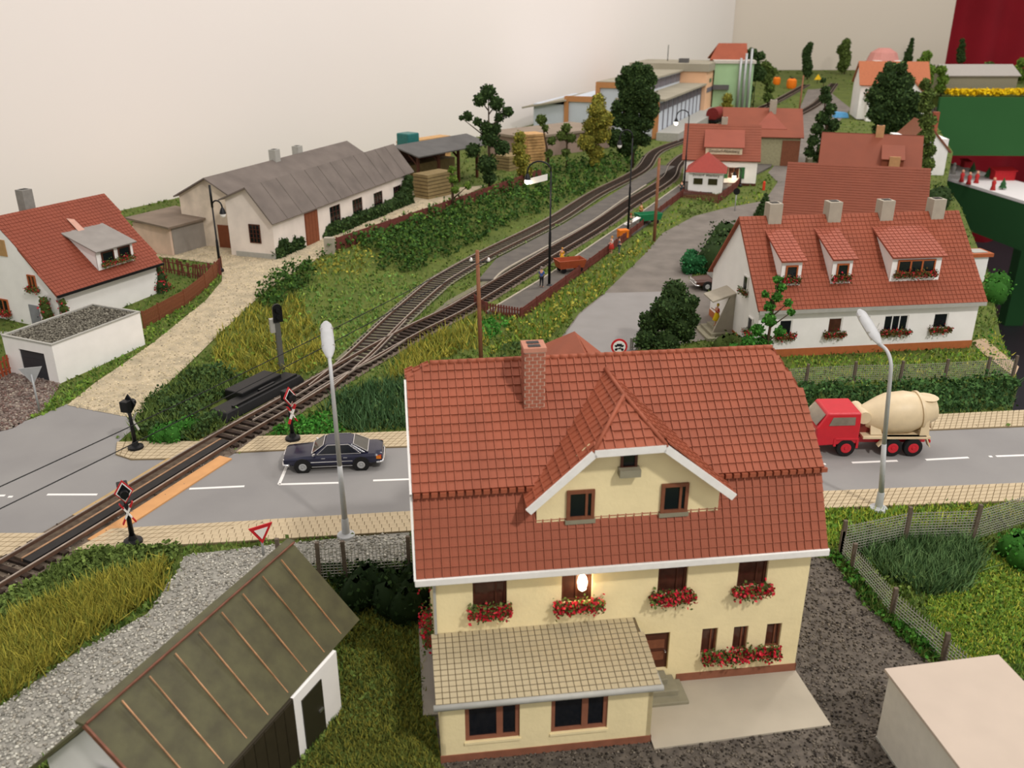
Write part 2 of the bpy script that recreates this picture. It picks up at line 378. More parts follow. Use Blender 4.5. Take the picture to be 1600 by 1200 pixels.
# ------------------------------------------------------------------ railway
def railway(P, name, label, s0=0, rails=None, nobj=300, zb=.09, hide=None):
    t = thing(name, label, 'railway track', (P[0][0], P[0][1], 0)); off = Vector((-P[0][0], -P[0][1], 0))
    tm = MB().box(-.13, .13, -1.12, 1.12, 0, .14).mesh('sleeper'); tm.materials.append(tie); rest = MB()
    for i in range(s0, len(P)-1):
        a = P[i+1]-P[i]; z = terr(*P[i])+zb-.04; an = math.atan2(a[1], a[0])
        if hide and hide[0] < P[i][1] < hide[1]: continue
        if i-s0 < nobj: meshobj('sleeper', tm, t, Vector((P[i][0], P[i][1], z))+off, (0, 0, an+random.uniform(-.02, .02)))
        else:
            c, s_ = math.cos(an), math.sin(an); k = MB().box(-.13, .13, -1.1, 1.1, z, z+.14)
            rest.add([(P[i][0]+off.x+x*c-y*s_, P[i][1]+off.y+x*s_+y*c, q) for x, y, q in k.V], k.F)
    if rest.V: rest.build('sleepers', tie, t, kind='stuff')
    for sgn in (-1, 1):
        pts = []
        for i in range(0, len(P)):
            a = P[min(i+1, len(P)-1)]-P[max(i-1, 0)]; a = a/np.linalg.norm(a)
            pts.append((P[i][0]+off.x-a[1]*.745*sgn, P[i][1]+off.y+a[0]*.745*sgn, terr(*P[i])+zb))
        def sweep(w, z0, z1, m, nm, par):
            mb = MB(); base = 0
            for i, p in enumerate(pts):
                q = Vector(pts[min(i+1, len(pts)-1)])-Vector(pts[max(i-1, 0)]); q.z = 0; q.normalize(); nx, ny = -q.y*w/2, q.x*w/2
                mb.V += [(p[0]+nx, p[1]+ny, p[2]+z0), (p[0]-nx, p[1]-ny, p[2]+z0), (p[0]-nx, p[1]-ny, p[2]+z1), (p[0]+nx, p[1]+ny, p[2]+z1)]
            for i in range(len(pts)-1):
                for k in range(4): mb.F.append((4*i+k, 4*i+(k+1) % 4, 4*i+4+(k+1) % 4, 4*i+4+k))
            return mb.build(nm, m, par)
        r = sweep(.11, .08, .24, rust, 'rail', t); sweep(.085, .24, .27, steel, 'rail_head', r)
    return t
TM = railway(MAINW, 'railway_track', 'main railway track crossing the road and running past the platforms', hide=(33.0, 42.6))
TS = railway(SIDEW, 'railway_track', 'siding that branches off at the points and curves behind the station', s0=11)
# level crossing inserts
def crossing():
    t = thing('level_crossing', 'dark rubber crossing deck between the rails where track meets road', 'level crossing', (0, 0, 0))
    P = MAINW; idx = [i for i in range(len(P)) if 31.2 < P[i][1] < 43.0]; mb = MB()
    def off(i, d):
        a = P[i+1]-P[i-1]; a = a/np.linalg.norm(a); return (P[i][0]-a[1]*d, P[i][1]+a[0]*d)
    def sweep(d0, d1, z0, z1, ids, m, nm):
        mb = MB()
        for i in ids:
            a, b = off(i, d0), off(i, d1); mb.V += [(*a, z0), (*b, z0), (*b, z1), (*a, z1)]
        n = len(ids)
        for i in range(n-1):
            for k in range(4): mb.F.append((4*i+(k+1) % 4, 4*i+k, 4*i+4+k, 4*i+4+(k+1) % 4))
        mb.F += [(0,1,2,3), (4*n-1,4*n-2,4*n-3,4*n-4)]
        return mb.build(nm, m, t)
    sweep(-.55, .0, .1, .335, idx, mat('rubber_deck', '232120', .6, .2, 3), 'deck_plank'); sweep(.04, .5, .1, .32, idx, mat('weathered_deck', '3E3126', .8, .3, 3, col2='5E5040'), 'deck_plank')
    sweep(-.05, .05, .1, .36, idx, mat('bare_wood_strip', '9C7A5C', .7, .2, 3), 'guard_strip')
    i2 = [i for i in range(len(P)) if 33.8 < P[i][1] < 42.2]
    sweep(-1.75, -.95, .02, .1, i2, mat('orange_filler', 'CE9A66', .85, .06, 2), 'filler_strip')
    i3 = [i for i in range(len(P)) if 34.5 < P[i][1] < 43.2]
    sweep(1.0, 1.35, .02, .1, i3, mat('ochre_filler', 'B0966A', .85, .1, 2), 'filler_strip')
crossing()
# points: switch blades, frog and motor box
t = thing('track_points', 'silver switch blades of the points before the siding', 'track points', (*W(500,608)[:2], 0)); o0 = Vector(t.location)
for a in ([(455,642),(520,600),(590,566),(640,533)], [(396,664),(449,634),(505,599),(560,563)], [(520,607),(560,580),(592,552),(640,500)]):
    mb = MB(); Q = interp([flat(*p) for p in a], 1.0)
    for p, q in zip(Q, Q[1:]): mb.bar((p[0]-o0.x, p[1]-o0.y, .29), (q[0]-o0.x, q[1]-o0.y, .29), .07, .1)
    mb.build('switch_blade', steel, t)
a, b = W(352,662), W(476,596); d = Vector(b)-Vector(a); L = d.length; an = math.atan2(d.y, d.x)
t = thing('points_motor', 'long black plastic points motor box beside the track', 'points motor', (a[0], a[1], 0), an)
m_ = MB(); m_.add([(0,-.1,0),(L,-.1,0),(L,1.5,0),(0,1.5,0),(.3,.1,.5),(L-.2,.1,.5),(L-.2,1.35,.5),(.3,1.35,.5)], [(3,2,1,0),(4,5,6,7),(0,1,5,4),(1,2,6,5),(2,3,7,6),(3,0,4,7)]); m_.build('housing', black, t, bevel=.05)
MB().box(L*.35, L*.85, .9, 2.3, .05, .75).build('cover', black, t, bevel=.06)
MB().box(L*.15, L*.95, .25, .45, .5, .62).build('guide_rail', black, t, bevel=.02)
MB().box(L*.5, L*.7, .5, .66, .5, .66).build('lever', dkmetal, t)
# ================================================================== buildings
def face(side, L, D):
    return {'f': lambda a, z, d: (a, d, z), 'l': lambda a, z, d: (d, D-a, z), 'r': lambda a, z, d: (L-d, a, z), 'b': lambda a, z, d: (L-a, D-d, z)}[side]
def qbox(mb, fn, a0, a1, z0, z1, d0, d1):
    c = [fn(a, z, d) for d in (d1, d0) for z in (z0, z1) for a in (a0, a1)]
    mb.add(c, [(0,1,3,2)[::-1], (4,5,7,6), (0,1,5,4), (2,6,7,3), (0,4,6,2), (1,3,7,5)]); return mb
def window(par, fn, a0, a1, z0, z1, fm=wood, gm=glass, nx=1, ny=1, rec=0.0, fw=.09, name='window', split=None, glow=None, bars=.05):
    """frame (part) and its panes (sub-parts)"""
    d0 = rec if rec else -.09; mb = MB(); d1 = d0+.08
    for q in ((a0, a0+fw, z0, z1), (a1-fw, a1, z0, z1), (a0+fw, a1-fw, z0, z0+fw), (a0+fw, a1-fw, z1-fw, z1)): qbox(mb, fn, *q, d0, d1)
    xs = [a0+fw, a1-fw]; zs = [z0+fw, z1-fw]
    cx = [xs[0]+(xs[1]-xs[0])*f for f in (split or [i/nx for i in range(1, nx)])]; cz = [zs[0]+(zs[1]-zs[0])*i/ny for i in range(1, ny)]
    for c in cx: qbox(mb, fn, c-bars, c+bars, zs[0], zs[1], d0+.01, d1)
    for c in cz: qbox(mb, fn, xs[0], xs[1], c-bars*.6, c+bars*.6, d0+.02, d1)
    fr = mb.build(name, fm, par)
    X = [xs[0]]+cx+[xs[1]]; Z = [zs[0]]+cz+[zs[1]]
    if nx*ny > 6:
        qbox(MB(), fn, xs[0], xs[1], zs[0], zs[1], d0+.05, d0+.07).build('pane', gm, fr); return fr
    for i in range(len(X)-1):
        for j in range(len(Z)-1): qbox(MB(), fn, X[i], X[i+1], Z[j], Z[j+1], d0+.05, d0+.07).build('pane', gm, fr)
    return fr
def wall_holes(par, fn, a0, a1, z0, z1, holes, m, name='wall', dep=.22, thick=.25):
    mb = MB(); xs = sorted({a0, a1, *[h[0] for h in holes], *[h[1] for h in holes]}); zs = sorted({z0, z1, *[h[2] for h in holes], *[h[3] for h in holes]})
    for i in range(len(xs)-1):
        for j in range(len(zs)-1):
            cx, cz = (xs[i]+xs[i+1])/2, (zs[j]+zs[j+1])/2
            if any(h[0] < cx < h[1] and h[2] < cz < h[3] for h in holes): continue
            mb.poly([fn(xs[i], zs[j], 0), fn(xs[i+1], zs[j], 0), fn(xs[i+1], zs[j+1], 0), fn(xs[i], zs[j+1], 0)])
    for h in holes:
        a, b, c, d = h[:4]
        for p, q in (((a, c), (b, c)), ((b, c), (b, d)), ((b, d), (a, d)), ((a, d), (a, c))):
            mb.poly([fn(*p, 0), fn(*p, dep), fn(*q, dep), fn(*q, 0)])
        mb.poly([fn(a, c, dep), fn(b, c, dep), fn(b, d, dep), fn(a, d, dep)])
    return mb.build(name, m, par)
def tile_mesh(pu, pv, m, rib=.035, name='roof_tile'):
    TK = .038 if rib > .03 or not rib and name != 'roof_tile' else .024
    key = name+'%.3f%.3f' % (pu, pv)+m.name
    if key in TILES: return TILES[key]
    mb = MB(); q_ = (.03 if rib > .03 else .015) if rib else .055; a, b, c, d = pu*q_, pu*(1-q_), (0 if rib else pv*.03), pv*(1-q_)
    mb.add([(a,c,0),(b,c,0),(b,d,0),(a,d,0),(a,c,TK),(b,c,TK),(b,d,.014),(a,d,.014)], [(4,5,6,7),(0,1,5,4),(1,2,6,5),(2,3,7,6),(3,0,4,7)])
    if rib:
        e = a+pu*.14; mb.add([(a,c,.035),(e,c,.035),(e,d,.015),(a,d,.015),(a,c,.038+rib),(e,c,.038+rib),(e,d,.018+rib),(a,d,.018+rib)], [(4,5,6,7),(0,1,5,4),(1,2,6,5),(3,0,4,7)])
        f = c+pv*.13; mb.add([(e,c,.03),(b,c,.03),(b,f,.03),(e,f,.03),(e,c,.04+rib*.6),(b,c,.04+rib*.6),(b,f,.035+rib*.6),(e,f,.035+rib*.6)], [(4,5,6,7),(0,1,5,4),(2,3,7,6)])
    me = mb.mesh(name); me.materials.append(m); TILES[key] = me; return me
TILES = {}
def tiles(par, poly, pu, pv, m, nobj=0, rib=.035, name='roof_tile', pick=None, thick=.12, lift=0.0, up=None, base=None):
    """base slab for a roof plane plus tiles laid over it; poly is ccw seen from outside, first edge = eave"""
    P = [Vector(p) for p in poly]; nrm = Vector((0,0,0))
    for i in range(len(P)): nrm += P[i].cross(P[(i+1) % len(P)])
    nrm.normalize(); u = (P[1]-P[0]).normalized()
    if up: u = up.cross(nrm).normalized() if False else u
    v = nrm.cross(u); o = P[0]
    slab = MB().slab([tuple(p) for p in poly], thick).build('roof_panel', base or m, par)
    Q = [((p-o).dot(u), (p-o).dot(v)) for p in P]; U = [q[0] for q in Q]; Vv = [q[1] for q in Q]
    nu = max(1, round((max(U)-min(U))/pu)); nv = max(1, round((max(Vv)-min(Vv))/pv)); pu = (max(U)-min(U))/nu; pv = (max(Vv)-min(Vv))/nv
    me = tile_mesh(pu, pv, m, rib, name); cells = []
    for j in range(nv):
        for i in range(nu):
            x, y = min(U)+i*pu, min(Vv)+j*pv
            if inpoly([x+pu/2], [y+pv/2], Q)[0]: cells.append(o+u*x+v*y+nrm*(lift+random.uniform(0, .01)))
    R = Matrix((u, v, nrm)).transposed().to_euler()
    rest = MB(); M3 = Matrix((u, v, nrm)).transposed(); tv = [v_.co.copy() for v_ in me.vertices]; tf = [tuple(p.vertices) for p in me.polygons]
    for k, c in enumerate(cells):
        if k < nobj: meshobj(name, me, par, c, R)
        else: rest.add([tuple(M3 @ q+c) for q in tv], tf)
    if rest.V: rest.build(name+'s', m, par, kind='stuff')
    return min(nobj, len(cells))
# ------------------------------------------------------------------ leaves, blades
def pal(*c): return np.array([srgb(x) for x in c])
GREEN = pal('48592C', '5A6C34', '6C8040'); DARKG = pal('2E4226', '3A502A', '4A6034'); LIME = pal('668434', '768E38', '55762E')
OLIVE = pal('958C3A', 'A8A044', '7C7C36', '687230'); BRIGHT = pal('3F7A2C', '55913A', '2F6424'); DRY = pal('9A9044', 'B0A850', '7C7C3A')
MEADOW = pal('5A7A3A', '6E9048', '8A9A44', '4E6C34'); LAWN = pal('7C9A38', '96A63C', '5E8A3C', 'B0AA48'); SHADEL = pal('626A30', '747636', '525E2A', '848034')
def mixcol(p, n, rep):
    i = RNG.integers(0, len(p), n); j = RNG.integers(0, len(p), n); t = RNG.random((n, 1))
    c = (p[i]*t+p[j]*(1-t))*RNG.uniform(.75, 1.2, (n, 1)); return np.repeat(c, rep, 0)
def quads(C, size, cols, flatness=0.0):
    n = len(C); a = RNG.normal(size=(n, 3)); a /= np.linalg.norm(a, axis=1, keepdims=True); b = RNG.normal(size=(n, 3)); b = np.cross(a, b); b /= np.linalg.norm(b, axis=1, keepdims=True)
    s = size*RNG.uniform(.6, 1.3, (n, 1)); a = a*s*.6; b = b*s*.45
    V = np.stack([C-a, C+b, C+a, C-b], 1).reshape(-1, 3); F = np.arange(4*n).reshape(-1, 4); return V, F, mixcol(cols, n, 4)
def ball_pts(blobs, per):
    out = []
    for x, y, z, r in blobs:
        n = max(12, int(per*r*r)); d = RNG.normal(size=(n, 3)); d /= np.linalg.norm(d, axis=1, keepdims=True)
        ph = np.sin(d[:, 0]*5+x)*np.sin(d[:, 1]*6+y)*np.sin(d[:, 2]*5+z)*.22
        rr = r*(RNG.uniform(.35, 1.0, n)**.45+ph); out.append(d*rr[:, None]*np.array([1, 1, .95])+np.array([x, y, z]))
    return np.concatenate(out)
def foliage(name, blobs, per, size, cols, parent=None, kind=None):
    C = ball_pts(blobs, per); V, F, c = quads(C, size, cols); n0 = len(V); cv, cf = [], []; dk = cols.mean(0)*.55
    for x, y, z, r in blobs:   # a knobbly inner mass keeps the crown closed
        b = n0+len(cv)
        for i in range(6):
            ph = PI*(i+.5)/6
            for k in range(9):
                a = 2*PI*k/9; q = r*.8*(1+.16*math.sin(a*3+i*1.7+x*3)*math.cos(i*2.1+z)); cv.append((x+q*math.sin(ph)*math.cos(a), y+q*math.sin(ph)*math.sin(a), z+q*math.cos(ph)))
        for i in range(5):
            for k in range(9): cf.append((b+i*9+k, b+(i+1)*9+k, b+(i+1)*9+(k+1) % 9, b+i*9+(k+1) % 9))
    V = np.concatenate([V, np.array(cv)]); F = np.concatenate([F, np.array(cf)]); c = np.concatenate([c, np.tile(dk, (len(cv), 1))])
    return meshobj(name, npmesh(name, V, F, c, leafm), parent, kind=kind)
def tree(name, label, base, blobs, cols, per=90, size=.22, trunk=.16, group=None, branches=True, cat='tree', h0=0):
    """base and blob centres are read off the picture at the tree's own distance; each blob is a leafy mass in space"""
    B = W(*base); s = FPX/(B[1]*CT+(CH-B[2])*ST); t = thing(name, label, cat, B, 0, group)
    L = []
    for u, v, r in blobs:
        z = top_h(B, v)-B[2]; s2 = FPX/(B[1]*CT+(CH-B[2]-z)*ST); x = (u-800)/s2-B[0]; rr = r/s2
        L.append((x, random.uniform(-.5, .5)*rr, z, rr))
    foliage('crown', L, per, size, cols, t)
    top = max(L, key=lambda q: q[2]); mb = MB(); mid = [(0, 0, -.15), (top[0]*.3, 0, top[2]*.4), (top[0], top[1], top[2])]
    mb.tube(mid, [trunk, trunk*.7, trunk*.2], 7)
    if branches:
        for x, y, z, r in L:
            if z < top[2]-.1: q = min(1, max(.1, (z-r)/max(.1, top[2]))); mb.tube([(top[0]*.3*q, 0, max(.1, z-1.2*abs(x)*.6-r*.6)), (x, y, z)], [trunk*.45, trunk*.15], 5)
    mb.build('trunk', barkm, t, smooth=True); return t
def flower_box(label, cat_group, loc, rz, w, h=.28, d=.25, red=1.0, dens=1.0, leafc=GREEN, size=.1):
    t = thing('flower_box', label, 'flower box', loc, rz, cat_group)
    MB().box(-w/2, w/2, -d, -.02, -h*.45, .0).build('trough', wood, t)
    n = int(260*w*dens); C = np.c_[RNG.uniform(-w/2-.08, w/2+.08, n), -RNG.uniform(-.02, d+.14, n), RNG.normal(.02, h*.45, n)]
    V, F, c = quads(C, size, leafc); meshobj('foliage', npmesh('foliage', V, F, c, leafm), t)
    n = int(150*w*red*dens); C = np.c_[RNG.uniform(-w/2-.1, w/2+.1, n), -RNG.uniform(.05, d+.2, n), RNG.normal(.05, h*.45, n)]
    V, F, c = quads(C, size*1.05, pal('C8283A', 'B81E30', 'D84A52', 'A01828')); meshobj('blossoms', npmesh('blossoms', V, F, c, leafm), t); return t
def onto(root, x, y, z):   # local point of a building -> world
    return tuple(Matrix.Rotation(root.rotation_euler.z, 3, 'Z') @ Vector((x, y, z))+root.location)
# ------------------------------------------------------------------ the yellow house
A74 = math.radians(7.4)
YHS = thing('yellow_house', 'large cream yellow house with brick red tiled roof and annex', 'house', (9.98, 24.98, 0), A74)
def yellow_house(t):
    fn = lambda a, z, d: (a, d, z)
    up = [(-11.33,-10.23,3.78,4.95), (-8.44,-7.43,3.75,4.95), (-5.23,-4.23,3.78,4.97), (-2.5,-1.47,3.8,4.97)]
    lo = [(-3.53,-2.98,1.15,2.23), (-2.41,-1.89,1.15,2.2), (-1.23,-.69,1.18,2.2)]; door = (-5.65,-4.66,.66,2.22)
    wall_holes(t, fn, -12.6, 0, 0, 5.35, up+lo+[door], yellow, 'front_wall')
    for x in (-12.6, -.18):
        MB().slab([(x+.18, .01, 0), (x+.18, 8, 0), (x+.18, 8, 5.3), (x+.18, 7.2, 7.6), (x+.18, 4, 10.2), (x+.18, .8, 7.6), (x+.18, .01, 5.3)], .18).build('side_wall', yellow, t)
    MB().box(-12.42, -.18, 7.8, 8, 0, 5.3).build('back_wall', yellow, t)
    MB().box(-4.32, .03, -.035, .0, .0, .4).build('socle', brownpl, t); MB().box(.0, .035, -.035, 8, 0, .4).build('socle', brownpl, t); MB().box(-12.635, -12.6, -.035, 8, 0, .4).build('socle', brownpl, t)
    for i, h in enumerate(up):
        f = window(t, fn, h[0], h[1], h[2], h[3], darkwood, brglass, rec=.1, split=[.72] if i != 1 else [.5], bars=.03)
        if i == 1:
            b = MB().lathe([(.02,-.3),(.13,-.2),(.17,.05),(.12,.25),(.03,.36)], 10, (-7.75, .04, 4.45)).build('lit_bulb', mat('warm_bulb', 'FFE6B8', .4, 0, emit=14), f, smooth=True)
            l = bpy.data.lights.new('window_bulb', 'POINT'); l.energy = 12; l.color = (1, .7, .35); l.shadow_soft_size = .15
            lo_ = bpy.data.objects.new('window_bulb', l); SC.collection.objects.link(lo_); lo_.parent = f; lo_.location = (-7.75, -.3, 4.5)
    for h in lo: window(t, fn, *h, wood, brglass, rec=.1, split=[.7], bars=.025, fw=.06)
    d = MB(); qbox(d, fn, door[0], door[1], door[2], door[3], .12, .2); d = d.build('door', darkwood, t)
    for z in (1.0, 1.5): qbox(MB(), fn, -5.5, -4.8, z, z+.35, .1, .13).build('door_panel', wood, d)
    MB().bar((-4.78, .08, 1.4), (-4.78, -.02, 1.4), .04).build('handle', chrome, d)
    # steps
    for k, (xr, y, z0, z1) in enumerate([(-4.78, -.5, 0, .66), (-4.48, -.82, 0, .44), (-4.2, -1.15, 0, .22)]): MB().box(-5.94, xr, y, -.03, z0, z1).build('step', stone, t, bevel=.03)
    # roof planes
    left = 300
    lower = [(-13.1,-.4,5.4), (.3,-.4,5.4), (.26,.85,7.85), (-13.05,.85,7.85)]
    left -= tiles(t, lower, .27, .31, redroof, nobj=300)
    upper = [(-13.1,.6,7.86), (.3,.6,7.86), (.26,2.5,9.52), (-.45,4,10.82), (-12.33,4,10.82), (-13.08,3.6,10.47)]
    tiles(t, upper, .27, .33, redroof, nobj=max(0, left))
    m = lambda P: [(p[0], 8-p[1], p[2]) for p in P][::-1]
    for P in (lower, upper):
        Q = m(P); Q = Q[-2:]+Q[:-2]; MB().slab(Q, .12).build('roof_panel', redroof, t)
    tiles(t, [(.3,2.5,9.5), (.3,5.5,9.5), (-.45,4,10.82)], .27, .3, redroof); tiles(t, [(-13.12,4.4,10.44), (-13.12,3.6,10.44), (-12.33,4,10.82)], .27, .3, redroof)
    rid = MB()
    for i in range(38): x = -12.3+i*.312; rid.lathe([(.1, x), (.085, x+.33)], 8, (0, 4, 10.83), 'x')
    rid.build('ridge_tiles', redroof, t, smooth=True)
    for a, b in (((-.42,5.38),(.85,7.84)), ((.6,7.84),(3.6,10.44))): MB().bar((-13.14, a[0], a[1]-.04), (-13.14, b[0], b[1]-.04), .07, .16).build('verge_board', trimw, t)
    g = MB().box(-13.15, .33, -.52, -.38, 5.17, 5.42)
    g.build('gutter', trimw, t, bevel=.03); MB().box(-12.6, 0, -.4, 0, 5.2, 5.26).build('soffit', trimw, t)
    br = MB(); x = -13.05
    while x < .25: br.box(x, x+.2, .5, .62, 7.72, 7.86); x += .27
    br.build('course_step', redroof, t)
    # front cross gable
    F = [(-9.25,6.5), (-3.33,6.5), (-3.33,7.78), (-5.3,9.4), (-7.65,9.38), (-9.25,7.8)]
    gb = MB().slab([(a, .25, z) for a, z in F], .12).build('gable_wall', yellow, t)
    for x in (-9.25, -3.45): MB().slab([(x+.12,.26,6.4), (x+.12,1.2,8.0), (x+.12,.8,8.0), (x+.12,.26,7.75)], .12).build('gable_side', yellow, t)
    fg = lambda a, z, d: (a, .25+d, z)
    for a in ((-8.31,-7.42,6.78,7.82), (-5.27,-4.38,6.8,7.84)):
        w = window(t, fg, *a, wood, glass, fw=.11, bars=.04, split=[.78]); qbox(MB(), fg, a[0]-.04, a[1]+.04, a[2]-.14, a[2], -.12, .0).build('sill', stone, w)
    w = window(t, fg, -6.65, -6.12, 8.5, 9.2, darkwood, glass, fw=.08); qbox(MB(), fg, -6.72, -6.05, 8.3, 8.55, -.32, 0).build('planter_ledge', stone, w)
    bb = MB(); pts = [(-9.6,-.32,7.48), (-7.6,-.32,9.34), (-5.4,-.32,9.38), (-3.07,-.32,7.52)]
    for a, b in zip(pts, pts[1:]): bb.bar(a, b, .07, .24)
    bb.build('bargeboard', trimw, t)
    sl = [(-9.6,.68,7.56), (-9.6,-.3,7.56), (-7.6,-.3,9.44), (-6.35,1.3,10.46), (-6.45,3.6,10.46)]
    tiles(t, sl, .33, .36, redroof); sr = [(-3.07,-.3,7.6), (-3.07,.7,7.6), (-6.45,3.6,10.46), (-6.35,1.3,10.46), (-5.4,-.3,9.47)]
    tiles(t, sr, .33, .36, redroof); tiles(t, [(-7.6,-.3,9.42), (-5.4,-.3,9.46), (-6.35,1.3,10.46)], .3, .3, redroof)
    dx = -.4; mm = lambda P: [(p[0]+dx, 8-p[1], p[2]+.1) for p in P][::-1]
    tiles(t, [(-9.6+dx,8.3,7.6), (-9.6+dx,7.3,7.6), (-6.45+dx,4.4,10.6), (-6.35+dx,6.9,10.6), (-7.6+dx,8.3,9.5)][::-1][-2:]+[(-9.6+dx,8.3,7.6), (-9.6+dx,7.3,7.6), (-6.45+dx,4.4,10.6), (-6.35+dx,6.9,10.6), (-7.6+dx,8.3,9.5)][::-1][:-2], .33, .36, redroof)
    MB().slab([(-3.07+dx,7.3,7.6), (-3.07+dx,8.3,7.6), (-5.4+dx,8.3,9.5), (-6.35+dx,6.9,10.6), (-6.45+dx,4.4,10.6)], .12).build('roof_panel', redroof, t)
    MB().slab([(-5.4+dx,8.3,9.5), (-7.6+dx,8.3,9.5), (-6.35+dx,6.9,10.6)], .12).build('roof_panel', redroof, t)
    MB().slab([(-3.4+dx,7.8,6.4), (-9.2+dx,7.8,6.4), (-9.2+dx,7.8,7.8), (-7.6+dx,7.8,9.3), (-5.4+dx,7.8,9.3), (-3.4+dx,7.8,7.8)], .12).build('gable_wall', yellow, t)
    hp = ((-6.35,1.3,10.5), (-6.43,3.55,10.5))
    for a, b in (hp, ((-7.6,-.3,9.47), hp[0]), ((-5.4,-.3,9.5), hp[0])): MB().tube([a, b], .07, 8).build('hip_ridge', redroof, t, smooth=True)
    for a, b in (((-9.6,-.28,7.6), (-7.6,-.28,9.47)), ((-3.07,-.28,7.64), (-5.4,-.28,9.5))): MB().bar(a, b, .12, .05).build('verge_tiles', redroof, t)
    # chimney
    c = MB().box(-9.32, -8.66, 2.55, 3.25, 9.2, 11.72).build('chimney', mortar, t); bk = MB()
    for r in range(17):
        z = 9.45+r*.125
        for k in range(3):
            o_ = .11 if r % 2 else 0; a0 = max(-9.34, -9.4+k*.25+o_); a1 = min(-8.64, -9.4+k*.25+o_+.21)
            if a1-a0 > .05: bk.box(a0, a1, 2.53, 2.6, z, z+.095); bk.box(-9.345, -9.28, max(2.53, 2.5+k*.25+o_), min(3.27, 2.5+k*.25+o_+.21), z, z+.095)
    bk.build('bricks', brick, c, kind='stuff')
    MB().box(-9.36, -8.62, 2.5, 3.3, 11.6, 11.74).build('chimney_cap', mat('cap_brick', 'B8806A', .8, .1, 5), c)
    for y in (2.62, 2.94): MB().box(-9.2, -8.8, y, y+.22, 11.72, 11.76).build('flue', dkmetal, c)
    # annex
    aw = [(-11.84,-10.15,.76,2.12), (-9.17,-7.38,.78,2.15)]
    fa = lambda a, z, d: (a, -2.53+d, z)
    wall_holes(t, fa, -12.6, -5.95, 0, 2.42, aw, yellow, 'annex_wall')
    for x in (-12.6, -6.1): MB().slab([(x+.15,-2.53,0), (x+.15,0,0), (x+.15,0,2.85), (x+.15,-2.53,2.42)], .15).build('annex_wall', yellow, t)
    MB().box(-12.63, -5.92, -2.56, -2.53, 0, .3).build('socle', brownpl, t); MB().box(-5.95, -5.92, -2.56, 0, 0, .3).build('socle', brownpl, t)
    window(t, fa, *aw[0], brownpl, glass, rec=.06, split=[.66], fw=.13, bars=.1); window(t, fa, *aw[1], brownpl, glass, rec=.06, split=[.62], fw=.13, bars=.1)
    for h in aw: qbox(MB(), fa, h[0]-.03, h[1]+.03, h[2]-.09, h[2]-.01, -.05, 0).build('sill', yellow, t)
    an = [(-12.72,-2.75,2.5), (-5.78,-2.75,2.5), (-5.93,.0,2.95), (-12.68,.0,2.95)]
    tiles(t, an, .222, .222, mat('khaki_tile', 'B4A788', .75, .06, 2), nobj=300, rib=0, name='flat_tile', base=mat('tile_joint', '6A5C44', .9, .05))
    MB().tube([(-12.78,-2.8,2.44), (-5.74,-2.8,2.44)], .1, 8).build('annex_gutter', greytrim, t, smooth=True); MB().box(-5.95, -5.74, -2.8, -.02, 2.36, 2.5).build('annex_verge', greytrim, t)
    MB().bar((-12.55,-.05,5.2), (-12.55,-.05,3), .09).build('downpipe', greytrim, t)
yellow_house(YHS)
def bpatch(root, pts, off, m, name):
    P = [onto(root, x, y, 0)[:2] for x, y in pts]; return patch(name, P, off, m, 1.0, thick=.1)
bpatch(YHS, [(-5.9,-2.9), (.1,-2.65), (.05,-.02), (-5.9,-.02)], .1, mat('terrace_concrete', 'B0A795', .85, .05, .8), 'terrace')
bpatch(YHS, [(-13.1,-.5), (-12.6,-.5), (-12.6,8), (-13.1,8)], .08, mat('side_path', '8A857C', .85, .1, 1), 'path')
for lab, x, z, w in (('red geranium box under the unlit window above the annex', -10.8, 3.74, 1.25), ('red geranium box under the glowing upper window', -7.9, 3.7, 1.5), ('red geranium box under the upper window over the brown door', -4.75, 3.74, 1.35), ('red geranium box under the upper window by the house corner', -2.0, 3.74, 1.15), ('long red geranium box under three small ground floor windows', -2.1, 1.1, 2.6)):
    flower_box(lab, 'geranium boxes on the yellow house', onto(YHS, x, 0, z), A74, w, dens=1.5)
flower_box('red geraniums high on the side wall of the yellow house', 'geranium boxes on the yellow house', onto(YHS, -12.62, .9, 4.55), A74-PI/2, .7)
flower_box('red climbing geraniums low on the side wall of the yellow house', 'geranium boxes on the yellow house', onto(YHS, -12.62, 1.0, 2.4), A74-PI/2, 1.1, h=.8)
